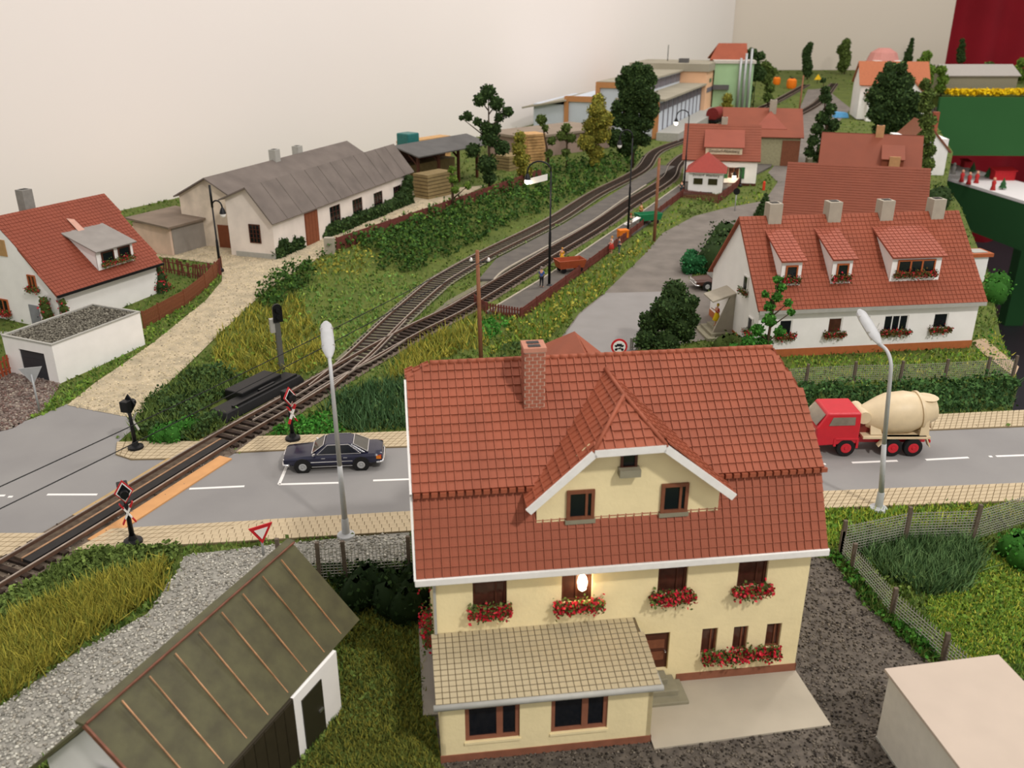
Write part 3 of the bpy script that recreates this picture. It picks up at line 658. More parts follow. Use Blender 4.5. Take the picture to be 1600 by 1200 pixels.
# ------------------------------------------------------------------ general gabled house
def gabled(name, label, loc, rz, L, D, ev, rg, ridge_y, wm, rm, over=.4, side=.3, ev2=None, tile=None, cat='house', group=None, holes=(), skew=0, thick=.14, socle=None, dep=.15):
    t = thing(name, label, cat, loc, rz, group); ev2 = ev if ev2 is None else ev2
    s1 = (rg-ev)/(ridge_y+over); s2 = (rg-ev2)/(D-ridge_y+over)
    w0, w1 = ev+s1*over-.05, ev2+s2*over-.05
    wall_holes(t, face('f', L, D), 0, L, 0, w0, list(holes), wm, 'front_wall', dep=dep)
    MB().box(.15, L-.15, D-.15, D, 0, w1).build('back_wall', wm, t)
    for x in (.0, L-.15): MB().slab([(x+.15,.01,0), (x+.15,D,0), (x+.15,D,w1), (x+.15,ridge_y,rg-.12), (x+.15,.01,w0)], .15).build('gable_wall', wm, t)
    F = [(-side,-over,ev), (L+side,-over,ev), (L+side+skew,ridge_y,rg), (-side+skew,ridge_y,rg)]
    Bk = [(L+side,D+over,ev2), (-side,D+over,ev2), (-side+skew,ridge_y,rg), (L+side+skew,ridge_y,rg)]
    if tile: tiles(t, F, tile[0], tile[1], rm, rib=tile[2] if len(tile) > 2 else .02, thick=thick)
    else: MB().slab(F, thick).build('roof_panel', rm, t)
    MB().slab(Bk, thick).build('roof_panel', rm, t)
    if socle: MB().box(-.03, L+.03, -.03, D+.03, 0, socle[1]).build('socle', socle[0], t)
    return t
def dormer(t, x0, x1, y, z0, z1, yb, zb, wm, rm, lw=.3, tile=None, win=None, fm=orangewood, gm=glass, nx=1):
    d = MB().slab([(x0,y,z0), (x1,y,z0), (x1,y,z1), (x0,y,z1)], .1).build('dormer', wm, t)
    for x in (x0, x1-.1): MB().slab([(x+.1,y+.02,z0), (x+.1,yb,zb-.15), (x+.1,y+.02,z1)], .1).build('dormer_side', wm, d)
    R = [(x0-lw,y-.32,z1-.02), (x1+lw,y-.32,z1-.02), (x1+lw,yb,zb), (x0-lw,yb,zb)]
    if tile: tiles(d, R, tile[0], tile[1], rm, rib=.02, thick=.08)
    else: MB().slab(R, .09).build('dormer_roof', rm, d)
    if win: window(d, lambda a, z, q: (a, y+q, z), *win, fm, gm, nx=nx, fw=.1, bars=.06)
    return d
def chimney(t, x, y, w, d, z0, z1, m, cap=dkmetal):
    c = MB().box(x, x+w, y, y+d, z0, z1).build('chimney', m, t, bevel=.02); MB().box(x+w*.22, x+w*.78, y+d*.25, y+d*.75, z1, z1+.03).build('flue', cap, c); return c
# ------------------------------------------------------------------ white house on the street
cx, cy = flat(1518, 543)
c_, s_ = math.cos(A74), math.sin(A74); WL = 15.7
WHO = gabled('white_house', 'long white house with terracotta roof, three dormers and four chimneys', (cx-WL*c_-.1, cy-WL*s_, 0), A74, WL, 9.2, 3.45, 8.65, 4.6, white, redroof2, .45, .25, tile=(.3, .33, .018),
    holes=[(1.5,2.4,1.5,2.62), (4.95,5.95,1.5,2.62), (8.95,10.7,1.45,2.62), (12.55,13.6,1.52,2.62)], socle=(mat('orange_socle', 'B0663A', .7, .06), .55))
wf = face('f', WL, 9.2); WX = 15.8
for i, h in enumerate([(1.5,2.4,1.5,2.62), (4.95,5.95,1.5,2.62), (8.95,10.7,1.45,2.62), (12.55,13.6,1.52,2.62)]): window(WHO, wf, *h, signwhite, (glass, brglass, glass, glass)[i], nx=(1, 1, 3, 1)[i], rec=.04, fw=.07, bars=.035)
MB().box(-.2, WL+.2, -.5, -.36, 3.2, 3.46).build('gutter', greytrim, WHO); MB().box(0, WL, -.38, -.0, 3.22, 3.3).build('soffit', greytrim, WHO)
for a, b, win, nx in ((1.55, 2.95, (1.83,2.67,5.15,6.15), 1), (5.1, 6.5, (5.4,6.24,5.15,6.15), 1), (9.3, 12.85, (9.7,12.4,5.3,6.25), 3)): dormer(WHO, a, b, .8, 4.7, 6.5, 3.9, 7.86, white, pinkroof, .18, (.32, .33), win, nx=nx)
for x in (1.7, 6.0, 9.85, 13.65): chimney(WHO, x, 4.1, .95, .9, 7.6, 9.55, concrete)
wl = face('l', WL, 9.2)
window(WHO, wl, 6.1, 6.9, 3.9, 5.0, signwhite, glass, fw=.08); window(WHO, wl, 7.6, 8.4, 1.4, 2.5, signwhite, glass, fw=.08)
dr = MB(); qbox(dr, wl, 3.6, 4.6, .55, 2.5, -.03, .02); dr.build('door', mat('grey_door', 'D8D4CC', .5, .05), WHO)
pr = MB().slab([(-1.7,4.2,2.75), (-.0,4.2,3.3), (-.0,6.2,3.3), (-1.7,6.2,2.75)][::-1], -.12).build('porch_roof', concrete, WHO)
MB().slab([(-1.5,4.3,.3), (-.0,4.3,.0), (0,4.3,3.2), (-.35,4.3,3.1)], .15).build('porch_wall', concrete, WHO)
for k in range(3): MB().box(-1.3-.4*k, 0, 4.35-.4*k, 6.1+.2*k, 0, .6-.2*k).build('step', stone, WHO)
for lab, x, z, w, y in (('geranium box under the first ground floor window from the doorway end of the white house', 1.95, 1.45, 1.3, 0), ('geranium box under the second ground floor window of the white house', 5.45, 1.45, 1.4, 0), ('geranium box under the three pane ground floor window of the white house', 9.8, 1.4, 2.1, 0), ('geranium box under the last ground floor window of the white house', 13.05, 1.45, 1.4, 0),
        ('geranium box on the small dormer above the little tree', 2.25, 5.15, 1.15, .8), ('geranium box on the middle dormer with a green plant above it', 5.8, 5.15, 1.2, .8), ('long geranium box on the wide three pane dormer', 11.05, 5.25, 2.9, .8)):
    flower_box(lab, 'flower boxes on the white house', onto(WHO, x, y, z), A74, w, red=.35, dens=1.1, leafc=pal('4A5226', '5E6430', '6E5A38'), size=.12)
flower_box('geranium box under the upper gable window of the white house', 'flower boxes on the white house', onto(WHO, 0, 2.7, 3.85), A74-PI/2, 1.0, red=.2)
flower_box('geranium box under the lower gable window of the white house', 'flower boxes on the white house', onto(WHO, 0, 1.2, 1.35), A74-PI/2, 1.0, red=.5)
# ------------------------------------------------------------------ two red roofed houses behind
def rooflit(z, u, v): return flat(u, v, z)
a18 = math.radians(-18); n18 = (-math.sin(a18), math.cos(a18))
HB = gabled('brick_red_house', 'plain steep red roofed house directly behind the white house chimneys', (27.4-n18[0]*4.6, 88.9-n18[1]*4.6, 0), a18, 12.6, 9.2, 3.0, 8.0, 4.6, white, mat('burnt_terracotta', '80422C', .65, .06, .5), .4, .2, tile=(.3, .3, .006))
for a, b in ((1.5, 2.6), (5, 6.1), (9, 10.1)): window(HB, face('f', 12.6, 9.2), a, b, 1.0, 2.2, wood, glass)
HC = gabled('brick_red_house', 'farther red roofed house with a low dormer and tan chimneys', (38.5-n18[0]*4.6, 112.8-n18[1]*4.6, 0), a18, 11.2, 9.2, 3.0, 8.0, 4.6, white, mat('burnt_terracotta', '80422C', .65, .06, .5), .4, .2)
dm = dormer(HC, 6.9, 9.3, .9, 3.9, 5.6, 3.4, 6.9, mat('burnt_terracotta', '80422C', .65, .06, .5), mat('burnt_terracotta', '80422C', .65, .06, .5), .1); MB().box(7.7, 8.9, .55, .9, 4.3, 5.9).build('dormer_panel', mat('tan_board', 'B5885E', .6, .08), dm)
chimney(HC, 6.0, 4.2, .9, .8, 7.4, 9.0, mat('tan_board', 'B5885E')); window(HC, face('f', 11.2, 9.2), 2, 3, 1, 2.2, wood, glass)
# ------------------------------------------------------------------ house on the left, garage
a65 = math.radians(65)
HL = gabled('cottage', 'white cottage with brick red roof, grey roofed dormer and grey chimney', (-32.4+.3*math.cos(a65), 59.9+.3*math.sin(a65), 0), a65, 9.3, 10.6, 3.2, 8.15, 5.3, white, mat('cottage_roof_red', '8A4632', .65, .06, .5), .5, .3, tile=(.3, .3, .008), skew=.5)
MB().box(-.3, 9.6, -.62, -.48, 3.05, 3.22).build('gutter', dkmetal, HL)
dl = dormer(HL, 4.1, 7.5, .2, 3.75, 5.35, 3.3, 6.45, white, mat('grey_dormer_roof', '8F8A84', .6, .08, 1), .22); 
for a in (4.5, 6.05): window(dl, lambda x, z, q: (x, .2+q, z), a, a+1.15, 4.2, 5.15, darkwood, glass, fw=.1)
MB().slab([(5.2,2.7,6.12), (5.8,2.7,6.12), (5.7,3.8,7.06), (5.2,4.0,7.22)], .03).build('bare_patch', mat('bare_plaster', 'C89A88', .8, .1), HL)
chimney(HL, 3.2, 5.6, .85, .8, 7.2, 9.5, mat('grey_chimney', '86847E', .7, .08))
ll = face('l', 9.3, 10.6)
window(HL, ll, 10.6-2.55, 10.6-1.75, 3.3, 4.35, orangewood, brglass, split=[.5], fw=.09); window(HL, ll, 10.6-6.4, 10.6-5.3, 1.0, 2.1, orangewood, glass, split=[.5], fw=.1)
qbox(MB(), ll, 10.6-5.6, 10.6-4.2, 5.45, 6.65, -.06, 0).build('shutter', mat('tan_shutter', 'B08A5A', .6, .06), HL)
dd = qbox(MB(), ll, 10.6-3.1, 10.6-2.1, .3, 2.05, -.05, 0).build('door', mat('grey_door_paint', '8A8C90', .5, .05), HL); MB().bar((-.1, 2.3, 1.2), (-.05, 2.3, 1.2), .06).build('handle', dkmetal, dd)
MB().box(-2.2, -.02, .8, 6.5, 0, .35).build('doorstep', greytrim, HL)
flower_box('geranium box below the small gable window of the cottage', 'flower boxes on the cottage', onto(HL, 0, 2.1, 3.3), a65-PI/2, 1.1, red=.4); flower_box('geranium box on the grey roofed dormer of the cottage', 'flower boxes on the cottage', onto(HL, 5.85, .2, 4.2), a65, 2.9, red=.35); flower_box('geranium box below the ground floor gable window of the cottage', 'flower boxes on the cottage', onto(HL, 0, 5.9, 1.0), a65-PI/2, 1.4, red=.8)
def climber(label, p, blobs, cols, red=.25, cat='climbing plant', name='climbing_rose'):
    t = thing(name, label, cat, p); foliage('foliage', blobs, 260, .16, cols, t)
    if red:
        C = ball_pts([(b[0], b[1], b[2], b[3]*1.05) for b in blobs], 260*red); V, F, c = quads(C, .16, pal('B02A34', 'C04048', '8A2A28')); meshobj('blossoms', npmesh('blossoms', V, F, c, leafm), t)
    return t
q = onto(HL, -.35, .75, 0); climber('red climbing rose on the cottage gable near its corner', q, [(0,0,.3,.6), (0,0,.8,.55), (0,0,1.3,.5), (-.05,0,1.8,.5), (-.1,0,2.3,.42), (-.1,0,2.7,.38)], GREEN, .5)
q = onto(HL, .2, -.45, 0); climber('green creeper with buds at the cottage corner by the garage', q, [(.1,0,.4,.55), (0,0,.9,.5), (0,0,1.5,.42), (-.1,0,2.1,.36), (-.1,0,2.6,.3)], GREEN, .15)
q = onto(HL, 9.5, .3, 0); climber('tall red climbing rose at the garden corner of the cottage', q, [(.2,0,.5,1.0), (.1,0,1.2,.85), (.1,.1,1.8,.7), (0,0,2.5,.55)], DARKG, .5)
ga = math.atan2(58.09-51.38, -25.5+28.48)
def flat_garage(name, label, loc, rz, L, D, h, wm, rm, door=None, lip=.12, loft=False):
    t = thing(name, label, 'garage', loc, rz)
    wall_holes(t, face('l', L, D), 0, D, 0, h, [door] if door else [], wm, 'front_wall', dep=.2)
    MB().box(.01, L, 0, .12, 0, h).build('side_wall', wm, t); MB().box(.01, L, D-.12, D, 0, h).build('side_wall', wm, t); MB().box(L-.12, L, .12, D-.12, 0, h).build('back_wall', wm, t)
    return t
GL_ = flat_garage('garage', 'white flat roofed garage with pebble roof and black door by the sand drive', (-28.48, 51.38, 0), ga, 7.2, 4.4, 2.62, white, None, (4.4-3.1, 4.4-.85, 0.0, 1.9))
MB().box(.12, 7.08, .12, 4.28, 2.4, 2.52).build('roof', mat('garage_roof', '6E6A60', .9, .1), GL_)
rim = MB(); rim.box(-.03, 7.23, -.03, .14, 2.55, 2.66); rim.box(-.03, 7.23, 4.26, 4.43, 2.55, 2.66); rim.box(-.03, .14, .14, 4.26, 2.55, 2.66); rim.box(7.06, 7.23, .14, 4.26, 2.55, 2.66); rim.build('roof_edge', greytrim, GL_)
def pebbles(n, fn, size, m, name, parent=None, kind='stuff', cols=None):
    pts = fn(n); n = len(pts); base = np.array([(1,0,0),(0,1,0),(-1,0,0),(0,-1,0),(0,0,.7),(0,0,-.7)], float); tf = np.array([(0,1,4),(1,2,4),(2,3,4),(3,0,4),(1,0,5),(2,1,5),(3,2,5),(0,3,5)])
    a = RNG.uniform(0, 2*PI, n); s = size*RNG.uniform(.5, 1.3, n); V = np.zeros((n, 6, 3)); j = RNG.uniform(.7, 1.3, (n, 6, 1)); b = base[None]*j
    V[..., 0] = (b[..., 0]*np.cos(a)[:, None]-b[..., 1]*np.sin(a)[:, None])*s[:, None]+pts[:, None, 0]; V[..., 1] = (b[..., 0]*np.sin(a)[:, None]+b[..., 1]*np.cos(a)[:, None])*s[:, None]+pts[:, None, 1]; V[..., 2] = b[..., 2]*s[:, None]+pts[:, None, 2]
    F = (tf[None]+6*np.arange(n)[:, None, None]).reshape(-1, 3); c = mixcol(cols, n, 6)
    return meshobj(name, npmesh(name, V.reshape(-1, 3), F, c, leafm), parent, kind=kind)
pebbles(2600, lambda n: np.c_[RNG.uniform(.2, 7.0, n), RNG.uniform(.2, 4.2, n), RNG.uniform(2.53, 2.58, n)], .09, None, 'pebbles', GL_, cols=pal('7A766A', '5A564C', '8E8A7C', '46423A'))
d = qbox(MB(), face('l', 7.2, 4.4), 4.4-3.08, 4.4-.87, .02, 1.88, .08, .14).build('garage_door', mat('charcoal_door', '35363A', .5, .05), GL_)
for z in (.48, .94, 1.4): qbox(MB(), face('l', 7.2, 4.4), 4.4-3.05, 4.4-.9, z, z+.03, .065, .09).build('door_rib', mat('charcoal_door', '35363A'), d)
qbox(MB(), face('l', 7.2, 4.4), 4.4-2.2, 4.4-1.8, .55, .62, .04, .08).build('handle', dkmetal, d)
# ------------------------------------------------------------------ right foreground garage
p0, p1 = flat(1382, 1045, 2.75), flat(1560, 1023, 2.75); ra = math.atan2(p1[1]-p0[1], p1[0]-p0[0])
q1 = flat(1500, 1200, 2.75)
RG = thing('garage', 'low white walled garage with beige flat roof in the near corner', 'garage', (p0[0], p0[1], 0), ra)
dv = Matrix.Rotation(-ra, 2) @ Vector((q1[0]-p0[0], q1[1]-p0[1])); dv = dv*(4.6/dv.length); Lr = math.dist(p0, p1)
def para(mb, x0, x1, y0, y1, z0, z1):   # parallelogram plan: second axis along dv
    e = dv/dv.length; P = [(x0+e.x*y0, e.y*y0), (x1+e.x*y0, e.y*y0), (x1+e.x*y1, e.y*y1), (x0+e.x*y1, e.y*y1)]
    mb.add([(x, y, z0) for x, y in P]+[(x, y, z1) for x, y in P], [(0,1,2,3), (7,6,5,4), (4,5,1,0), (5,6,2,1), (6,7,3,2), (7,4,0,3)]); return mb
para(MB(), .12, Lr-.1, .12, 4.5, 0, 2.66).build('wall', mat('garage_white', 'D8D4C8', .75, .04), RG)
para(MB(), 0, Lr, 0, 4.65, 2.66, 2.76).build('roof', tanconc, RG); para(MB(), .1, Lr-.08, .1, 4.52, 0, .12).build('socle', greytrim, RG)
# ------------------------------------------------------------------ green roofed shed in front
RZ = 4.9
R0s, R1s = Vector((*flat(457, 848, RZ), RZ)), Vector((*flat(137, 1127, RZ), RZ))
E0s, E1s = Vector((*flat(562, 968, 2.5), 2.5)), Vector((*flat(375, 1200, 2.5), 2.5))
sa = math.atan2(R1s.y-R0s.y, R1s.x-R0s.x); SL = (R1s-R0s).length; half = 3.6
SH = thing('shed', 'shed with moss green seamed roof, white gable and dark boards', 'shed', (R0s.x, R0s.y, 0), sa)   # local x runs along the ridge towards the viewer
eh = (Matrix.Rotation(-sa, 3, 'Z') @ (E0s-Vector((R0s.x, R0s.y, 0)))); half = abs(eh.y)
yE = half   # eave side facing the yellow house
sgn = 1 if eh.y > 0 else -1
XE = eh.x
def sp(x, y, z): return (x, sgn*y, z)
npan = 9
Ltot = SL+.1
for k in range(npan):
    a, b = k/npan, (k+1)/npan
    P = [sp(XE+(Ltot-XE)*a, yE, 2.5), sp(XE+(Ltot-XE)*b, yE, 2.5), sp(Ltot*b, 0, RZ), sp(Ltot*a, 0, RZ)]
    if sgn < 0: P = P[::-1]
    n_ = (Vector(P[1])-Vector(P[0])).cross(Vector(P[2])-Vector(P[1])); P = P if n_.z > 0 else P[::-1]
    pn = MB().slab(P, .1).build('roof_sheet', shedroof, SH)
    if k: MB().bar(Vector(sp(XE+(Ltot-XE)*a, yE-.12, 2.5+.09)), Vector(sp(Ltot*a, .25, RZ+.0)), .03, .05).build('copper_seam', copper, pn)
P = [sp(0, 0, RZ), sp(Ltot, 0, RZ), sp(Ltot+.2, -half, 2.5), sp(XE, -half, 2.5)]; n_ = (Vector(P[1])-Vector(P[0])).cross(Vector(P[2])-Vector(P[1])); P = P if n_.z > 0 else P[::-1]
MB().slab(P, .1).build('roof_sheet', shedroof, SH)
MB().bar(Vector(sp(-.1, -.12, RZ)), Vector(sp(Ltot+.05, -.12, RZ)), .3, .1).build('ridge_cap', shedroof, SH); MB().bar(Vector(sp(0, .08, RZ+.04)), Vector(sp(Ltot, .08, RZ+.04)), .05, .05).build('copper_ridge', mat('dull_copper', '7A5040', .5, .3, 2, metal=.3), SH)
MB().bar(Vector(sp(Ltot+.03, 0, RZ-.02)), Vector(sp(Ltot+.03, yE, 2.48)), .06, .14).build('copper_verge', mat('dull_copper', '7A5040'), SH)
Mi = Matrix.Rotation(-sa, 3, 'Z'); lw = lambda x, y: Mi @ (Vector((x, y, 0))-Vector((R0s.x, R0s.y, 0)))
w0, w1 = lw(-5.7, 23.11), lw(-6.6, 20.94); wd_ = (w1-w0).normalized(); w2 = w0+wd_*6.6
nn = Vector((-wd_.y, wd_.x, 0)); nn = nn if nn.dot(Vector((0, -sgn, 0))) > 0 else -nn
def wallseg(a, b, z0, z1, th, m, nm, out=0, par=SH):
    A, Bq = w0+wd_*a-nn*out, w0+wd_*b-nn*out; return MB().add([(*A.xy, z0), (*Bq.xy, z0), (*(Bq+nn*th).xy, z0), (*(A+nn*th).xy, z0), (*A.xy, z1), (*Bq.xy, z1), (*(Bq+nn*th).xy, z1), (*(A+nn*th).xy, z1)], [(3,2,1,0),(4,5,6,7),(0,1,5,4),(1,2,6,5),(2,3,7,6),(3,0,4,7)]).build(nm, m, par)
wallseg(0, 2.35, 0, 2.48, .2, white, 'side_wall'); wallseg(2.35, 6.6, 0, 2.48, .2, dkgreenw, 'boarded_wall')
for k in range(9): wallseg(2.4+k*.47, 2.4+k*.47+.44, 0, 2.44, .04, dkgreenw, 'board', .03)
d = wallseg(.95, 2.0, 0.05, 2.1, .05, mat('dark_green_door', '2E2C1E', .5, .06), 'door', .04); wallseg(1.05, 1.25, 1.0, 1.08, .05, chrome, 'handle', .09, d)
MB().slab([sp(XE+1.1, yE-1.0, 0), sp(XE+.5, -yE+.3, 0), sp(XE+.5, -yE+.3, 2.6), sp(.6, 0, RZ-.25), sp(XE+1.1, yE-1.0, 2.9)], .15).build('gable_wall', white, SH)
gx = Ltot-.35; gf = MB().slab([sp(gx, yE-.5, 0), sp(gx, -half+.2, 0), sp(gx, -half+.2, 2.5), sp(gx, 0, RZ-.2), sp(gx, yE-.5, 2.55)], -.15).build('gable_wall', white, SH)
MB().box(.3, gx, (-half+.3)*sgn-.07, (-half+.3)*sgn+.07, 0, 2.6).build('side_wall', white, SH)
wn = window(SH, lambda a, z, d: (gx+.15-d, sgn*a, z), -.35, .5, 2.3, 3.1, signwhite, glass, nx=2, fw=.07)
# ------------------------------------------------------------------ workshop sheds on the plateau
a71 = math.radians(71)
S1 = gabled('workshop', 'long weathered workshop with grey roof, red brown door and ivy', (-21.3, 77.95, .6), a71, 28.6, 4.65, 3.75, 6.85, 2.1, mat('whitewash', 'E4DAD0', .85, .10, .5, .2, 8), greyroof, .4, .5, ev2=5.6,
    holes=[(10.0,12.1,.95,3.2), (14.65,16.8,.8,3.05), (19.4,21.5,.65,2.9), (24.2,26.2,.55,2.75)], thick=.12)
for h in [(10.0,12.1,.95,3.2), (14.65,16.8,.8,3.05), (19.4,21.5,.65,2.9), (24.2,26.2,.55,2.75)]: window(S1, face('f', 28.6, 4.65), *h, darkwood, glass, nx=3, ny=4, rec=.05, fw=.08, bars=.035)
window(S1, face('l', 28.6, 4.65), 4.65-2.45, 4.65-1.3, 1.8, 3.5, darkwood, glass, nx=3, ny=4, fw=.08, bars=.035)
dw = MB().box(5.3, 7.6, -.06, .1, .0, 3.5).build('door', mat('red_brown_door', '80482E', .6, .08), S1)
for k in range(4): MB().box(5.36+k*.56, 5.36+k*.56+.52, -.1, -.05, .05, 3.4).build('board', mat('red_brown_door', '80482E'), dw)
MB().box(-.05, .0, -.02, 4.1, -.3, .9).build('socle', greytrim, S1)
for k in range(1, 12):
    x = -.5+k*2.47; MB().bar((x, -.4, 3.78), (x, 2.1, 6.88), .02, .03).build('roof_batten', greyroof, S1)
q = onto(S1, 0, 0, 0)
S2 = gabled('workshop', 'rear weathered workshop with grey roof standing against the wall', onto(S1, 2.2, 5.0, 0), a71, 26, 6.4, 5.1, 7.0, 3.0, offwhite, greyroof, .3, .5, thick=.12)
chimney(S2, 10.8, 2.6, .9, .8, 6.0, 8.0, greytrim); chimney(S2, 15.8, 3.0, .9, .8, 6.0, 7.7, greytrim)
qbox(MB(), face('l', 26, 6.4), 3.9, 5.1, 0, 2.6, -.05, .05).build('door', mat('red_brown_door', '80482E'), S2)
p = flat(270, 400, 1); p2 = flat(338, 380, 1); al = math.atan2(p2[1]-p[1], p2[0]-p[0]); Ls = math.dist(p, p2)
LT = thing('lean_to', 'low pinkish lean-to shed with brown flat roof and grey front', 'shed', (p[0], p[1], .9), al)
MB().box(0, Ls, 0, 4.6, 0, 2.75).build('wall', mat('pink_render', 'D2B8A4', .85, .1, .8), LT); MB().box(.25, Ls-.1, -.06, 0, .1, 2.6).build('grey_front', mat('grey_boards', '8E8880', .8, .08, 1), LT)
MB().slab([(-.4,-.4,2.85), (Ls+.2,-.4,2.85), (Ls+.2,5,3.25), (-.4,5,3.25)], .18).build('roof', mat('brown_felt', '7C6E60', .8, .12, .6), LT)
def ivy(label, pts, zs, r=.55, cols=DARKG):
    pts = [tuple(np.add(np.multiply(a, 1-f), np.multiply(b, f))) for a, b in zip(pts, pts[1:]) for f in (0, .34, .67)]+[pts[-1]]; zs = [a*(1-f)+b*f for a, b in zip(zs, zs[1:]) for f in (0, .34, .67)]+[zs[-1]]
    P = [W(*p) for p in pts]; B = P[0]; t = thing('ivy', label, 'ivy', B); L = []
    for (x, y, z), h in zip(P, zs):
        k = 0
        while k <= h: L.append((x-B[0], y-B[1], z-B[2]+k+.2, r*random.uniform(.8, 1.1))); k += r*.9
    foliage('foliage', L, 330, .26, cols, t); return t
ivy('dark ivy on the workshop corner beside the barred window', [(433,404), (441,400), (450,396), (459,392), (470,388)], [.9, 1.1, .9, 1.0, .6])
ivy('dark ivy hedge along the workshop wall under its windows', [(506,372), (520,367), (534,362), (548,356), (560,350), (574,345), (588,340), (601,334), (614,328), (628,323), (640,318)], [.5, .7, .6, .9, 1.0, .6, .7, .8, .9, 1.2, 3.0], .6)
# ------------------------------------------------------------------ lumber yard behind
def place(u, v, h=0): return Vector(W(u, v, h))
mat('old_timber', '8C7A54', .8, .15, 2)
c = place(655, 300); LY = thing('lumber_shelter', 'open timber shelter with dark grey roof on black posts', 'shelter', c, math.radians(55))
for x in (0, 4, 8, 12):
    for y in (0, 6): MB().box(x, x+.3, y, y+.3, -.2, 4.6).build('post', darkwood, LY)
for y in (0, 6): MB().box(-.3, 12.6, y, y+.3, 4.3, 4.6).build('beam', darkwood, LY)
MB().box(0, 12.3, 5.7, 5.9, 0, 4.4).build('back_boards', darkwood, LY); MB().box(.5, 11.5, 3.4, 5.4, 0, 2.6).build('timber_fill', mat('old_timber', '8C7A54'), LY)  # dark back panel added to stand in for the shade beneath the shelter roof
for x in (0, 4, 8, 12): MB().bar((x+.15, .3, 3.3), (x+.15, 1.6, 4.4), .2).build('brace', darkwood, LY)
MB().slab([(-1.2,-1.2,4.5), (13.6,-1.2,4.5), (13.6,3,5.5), (-1.2,3,5.5)], .15).build('roof_panel', darkroof, LY); MB().slab([(13.6,7.2,4.5), (-1.2,7.2,4.5), (-1.2,3,5.5), (13.6,3,5.5)], .15).build('roof_panel', darkroof, LY)
plank = mat('fresh_timber', 'C49A66', .7, .15, 2); plank2 = mat('old_timber', '8C7A54')
def lumber(label, u, v, L, D, H, m, rz=.9):
    t = thing('lumber_stack', label, 'timber', place(u, v), rz, 'timber stacks in the yard'); n = int(H/.42)
    for k in range(n): MB().box(-L/2, L/2, -D/2, D/2, k*.42, k*.42+.34).build('plank_layer', m, t)
    MB().box(-L/2+.3, -L/2+.5, -D/2+.1, D/2-.1, 0, n*.42-.1).build('spacer', darkwood, t); MB().box(L/2-.5, L/2-.3, -D/2+.1, D/2-.1, 0, n*.42-.1).build('spacer', darkwood, t)
lumber('old olive brown timber stack at the near end of the dark shelter', 678, 306, 4.5, 2.4, 3.2, plank2)
lumber('fresh orange timber stack beside the end of the red fence', 830, 252, 3.0, 3.2, 4.6, plank, .5)
lumber('long fresh timber stack behind the shelter by the wall', 664, 262, 9, 2.0, 4.6, plank)
lumber('brown timber pile half hidden behind the yellow green tree', 797, 264, 3.5, 2.5, 2.2, plank2)
t = thing('yard_truck', 'small teal truck behind the workshop gable', 'truck', place(640, 276), .9); MB().box(0, 2.2, 0, 2.2, .4, 5.6).build('cab', mat('teal_paint', '2C6E6A', .4), t, bevel=.15); MB().box(2.2, 6, 0, 2.2, .6, 1.0).build('bed', darkwood, t); MB().box(.1, .6, .2, 2.0, 4.2, 5.2).build('windscreen', glass, t)
BR = thing('storage_hall', 'low hall with brown flat roof behind the shelter', 'building', place(845, 246), .75)
MB().box(-3, 16, 0, 9, 0, 3.0).build('wall', mat('brown_hall', '9A8478', .8, .08), BR); MB().box(-3.4, 16.4, -.4, 9.4, 3.0, 3.35).build('roof', mat('brown_flat_roof', '8E8070', .8, .08, .5), BR)
# ------------------------------------------------------------------ far factory
lightblue = mat('pale_blue_panel', 'C2CAD2', .7, .04, .5); ochre = mat('ochre_trim', 'B98252', .7, .05); peach = mat('peach_render', 'E2B690', .8, .04, .4); fgrey = mat('factory_roof', '9A9482', .8, .08, .2); dgr = mat('dark_pilaster', '6E6A70', .7, .05)
fa0 = Vector((*flat(1026, 214, .6), .6)); fa1 = Vector((*flat(1092, 176, 1.0), 1.0)); af = math.atan2(fa1.y-fa0.y, fa1.x-fa0.x); FL = (fa1-fa0).length
FA = thing('factory_hall', 'pale blue factory hall with grey stepped roofs and ochre trim', 'factory', (fa0.x, fa0.y, .3), af)
FH = top_h(fa0, 158)-.3
MB().box(0, FL, .0, 17.5, 0, FH).build('wall', lightblue, FA)
for k in range(11):
    x = FL*k/10; MB().box(x-.15, x+.15, -.15, .0, 0, FH).build('pilaster', dgr if k else ochre, FA)
for k in range(10):
    x = FL*k/10; MB().box(x+.6, x+FL/10-.6, -.06, 0, FH-1.9, FH-.5).build('window', dgr, FA)
MB().box(-.3, FL+.3, -1.2, 8, FH, FH+.35).build('roof', fgrey, FA)
MB().box(0, FL, 4.8, 11, FH, FH+2.8).build('clerestory', lightblue, FA)
for k in range(8): MB().box(FL*k/8+.3, FL*(k+1)/8-.3, 4.7, 4.8, FH+.8, FH+2.4).build('window', dgr, FA)
MB().box(-.3, FL+.3, 4.0, 11.6, FH+2.8, FH+3.1).build('roof', fgrey, FA)
for x0, y0, y1, h in ((-.25, -.1, 4.8, FH+.2), (-.25, 4.8, 11.4, FH+3.0), (-.25, 11.4, 17.6, FH+.4)):
    MB().box(x0-.1, 0, y0, y1, h-1.0, h).build('gable_trim', ochre, FA)
for y in (0, 4.8, 11, 17): MB().box(-.4, .05, y, y+.8, 0, FH+(3 if 4 < y < 14 else .3)).build('gable_pilaster', ochre, FA)
MB().box(0, FL*.6, 17.6, 24, 0, FH-1.2).build('annex', lightblue, FA); MB().slab([(-1.2,17.4,FH-.2), (-1.2,26,FH-1.8), (FL*.6,26,FH-1.8), (FL*.6,17.4,FH-.2)][::-1], .3).build('annex_roof', fgrey, FA)
MB().box(-1, FL+12, -4.2, -.15, -1.2, 1.2).build('loading_platform', greytrim, FA)
MB().box(1.5, 1.9, 6.4, 6.8, FH+3, FH+5).build('vent', dkmetal, FA)
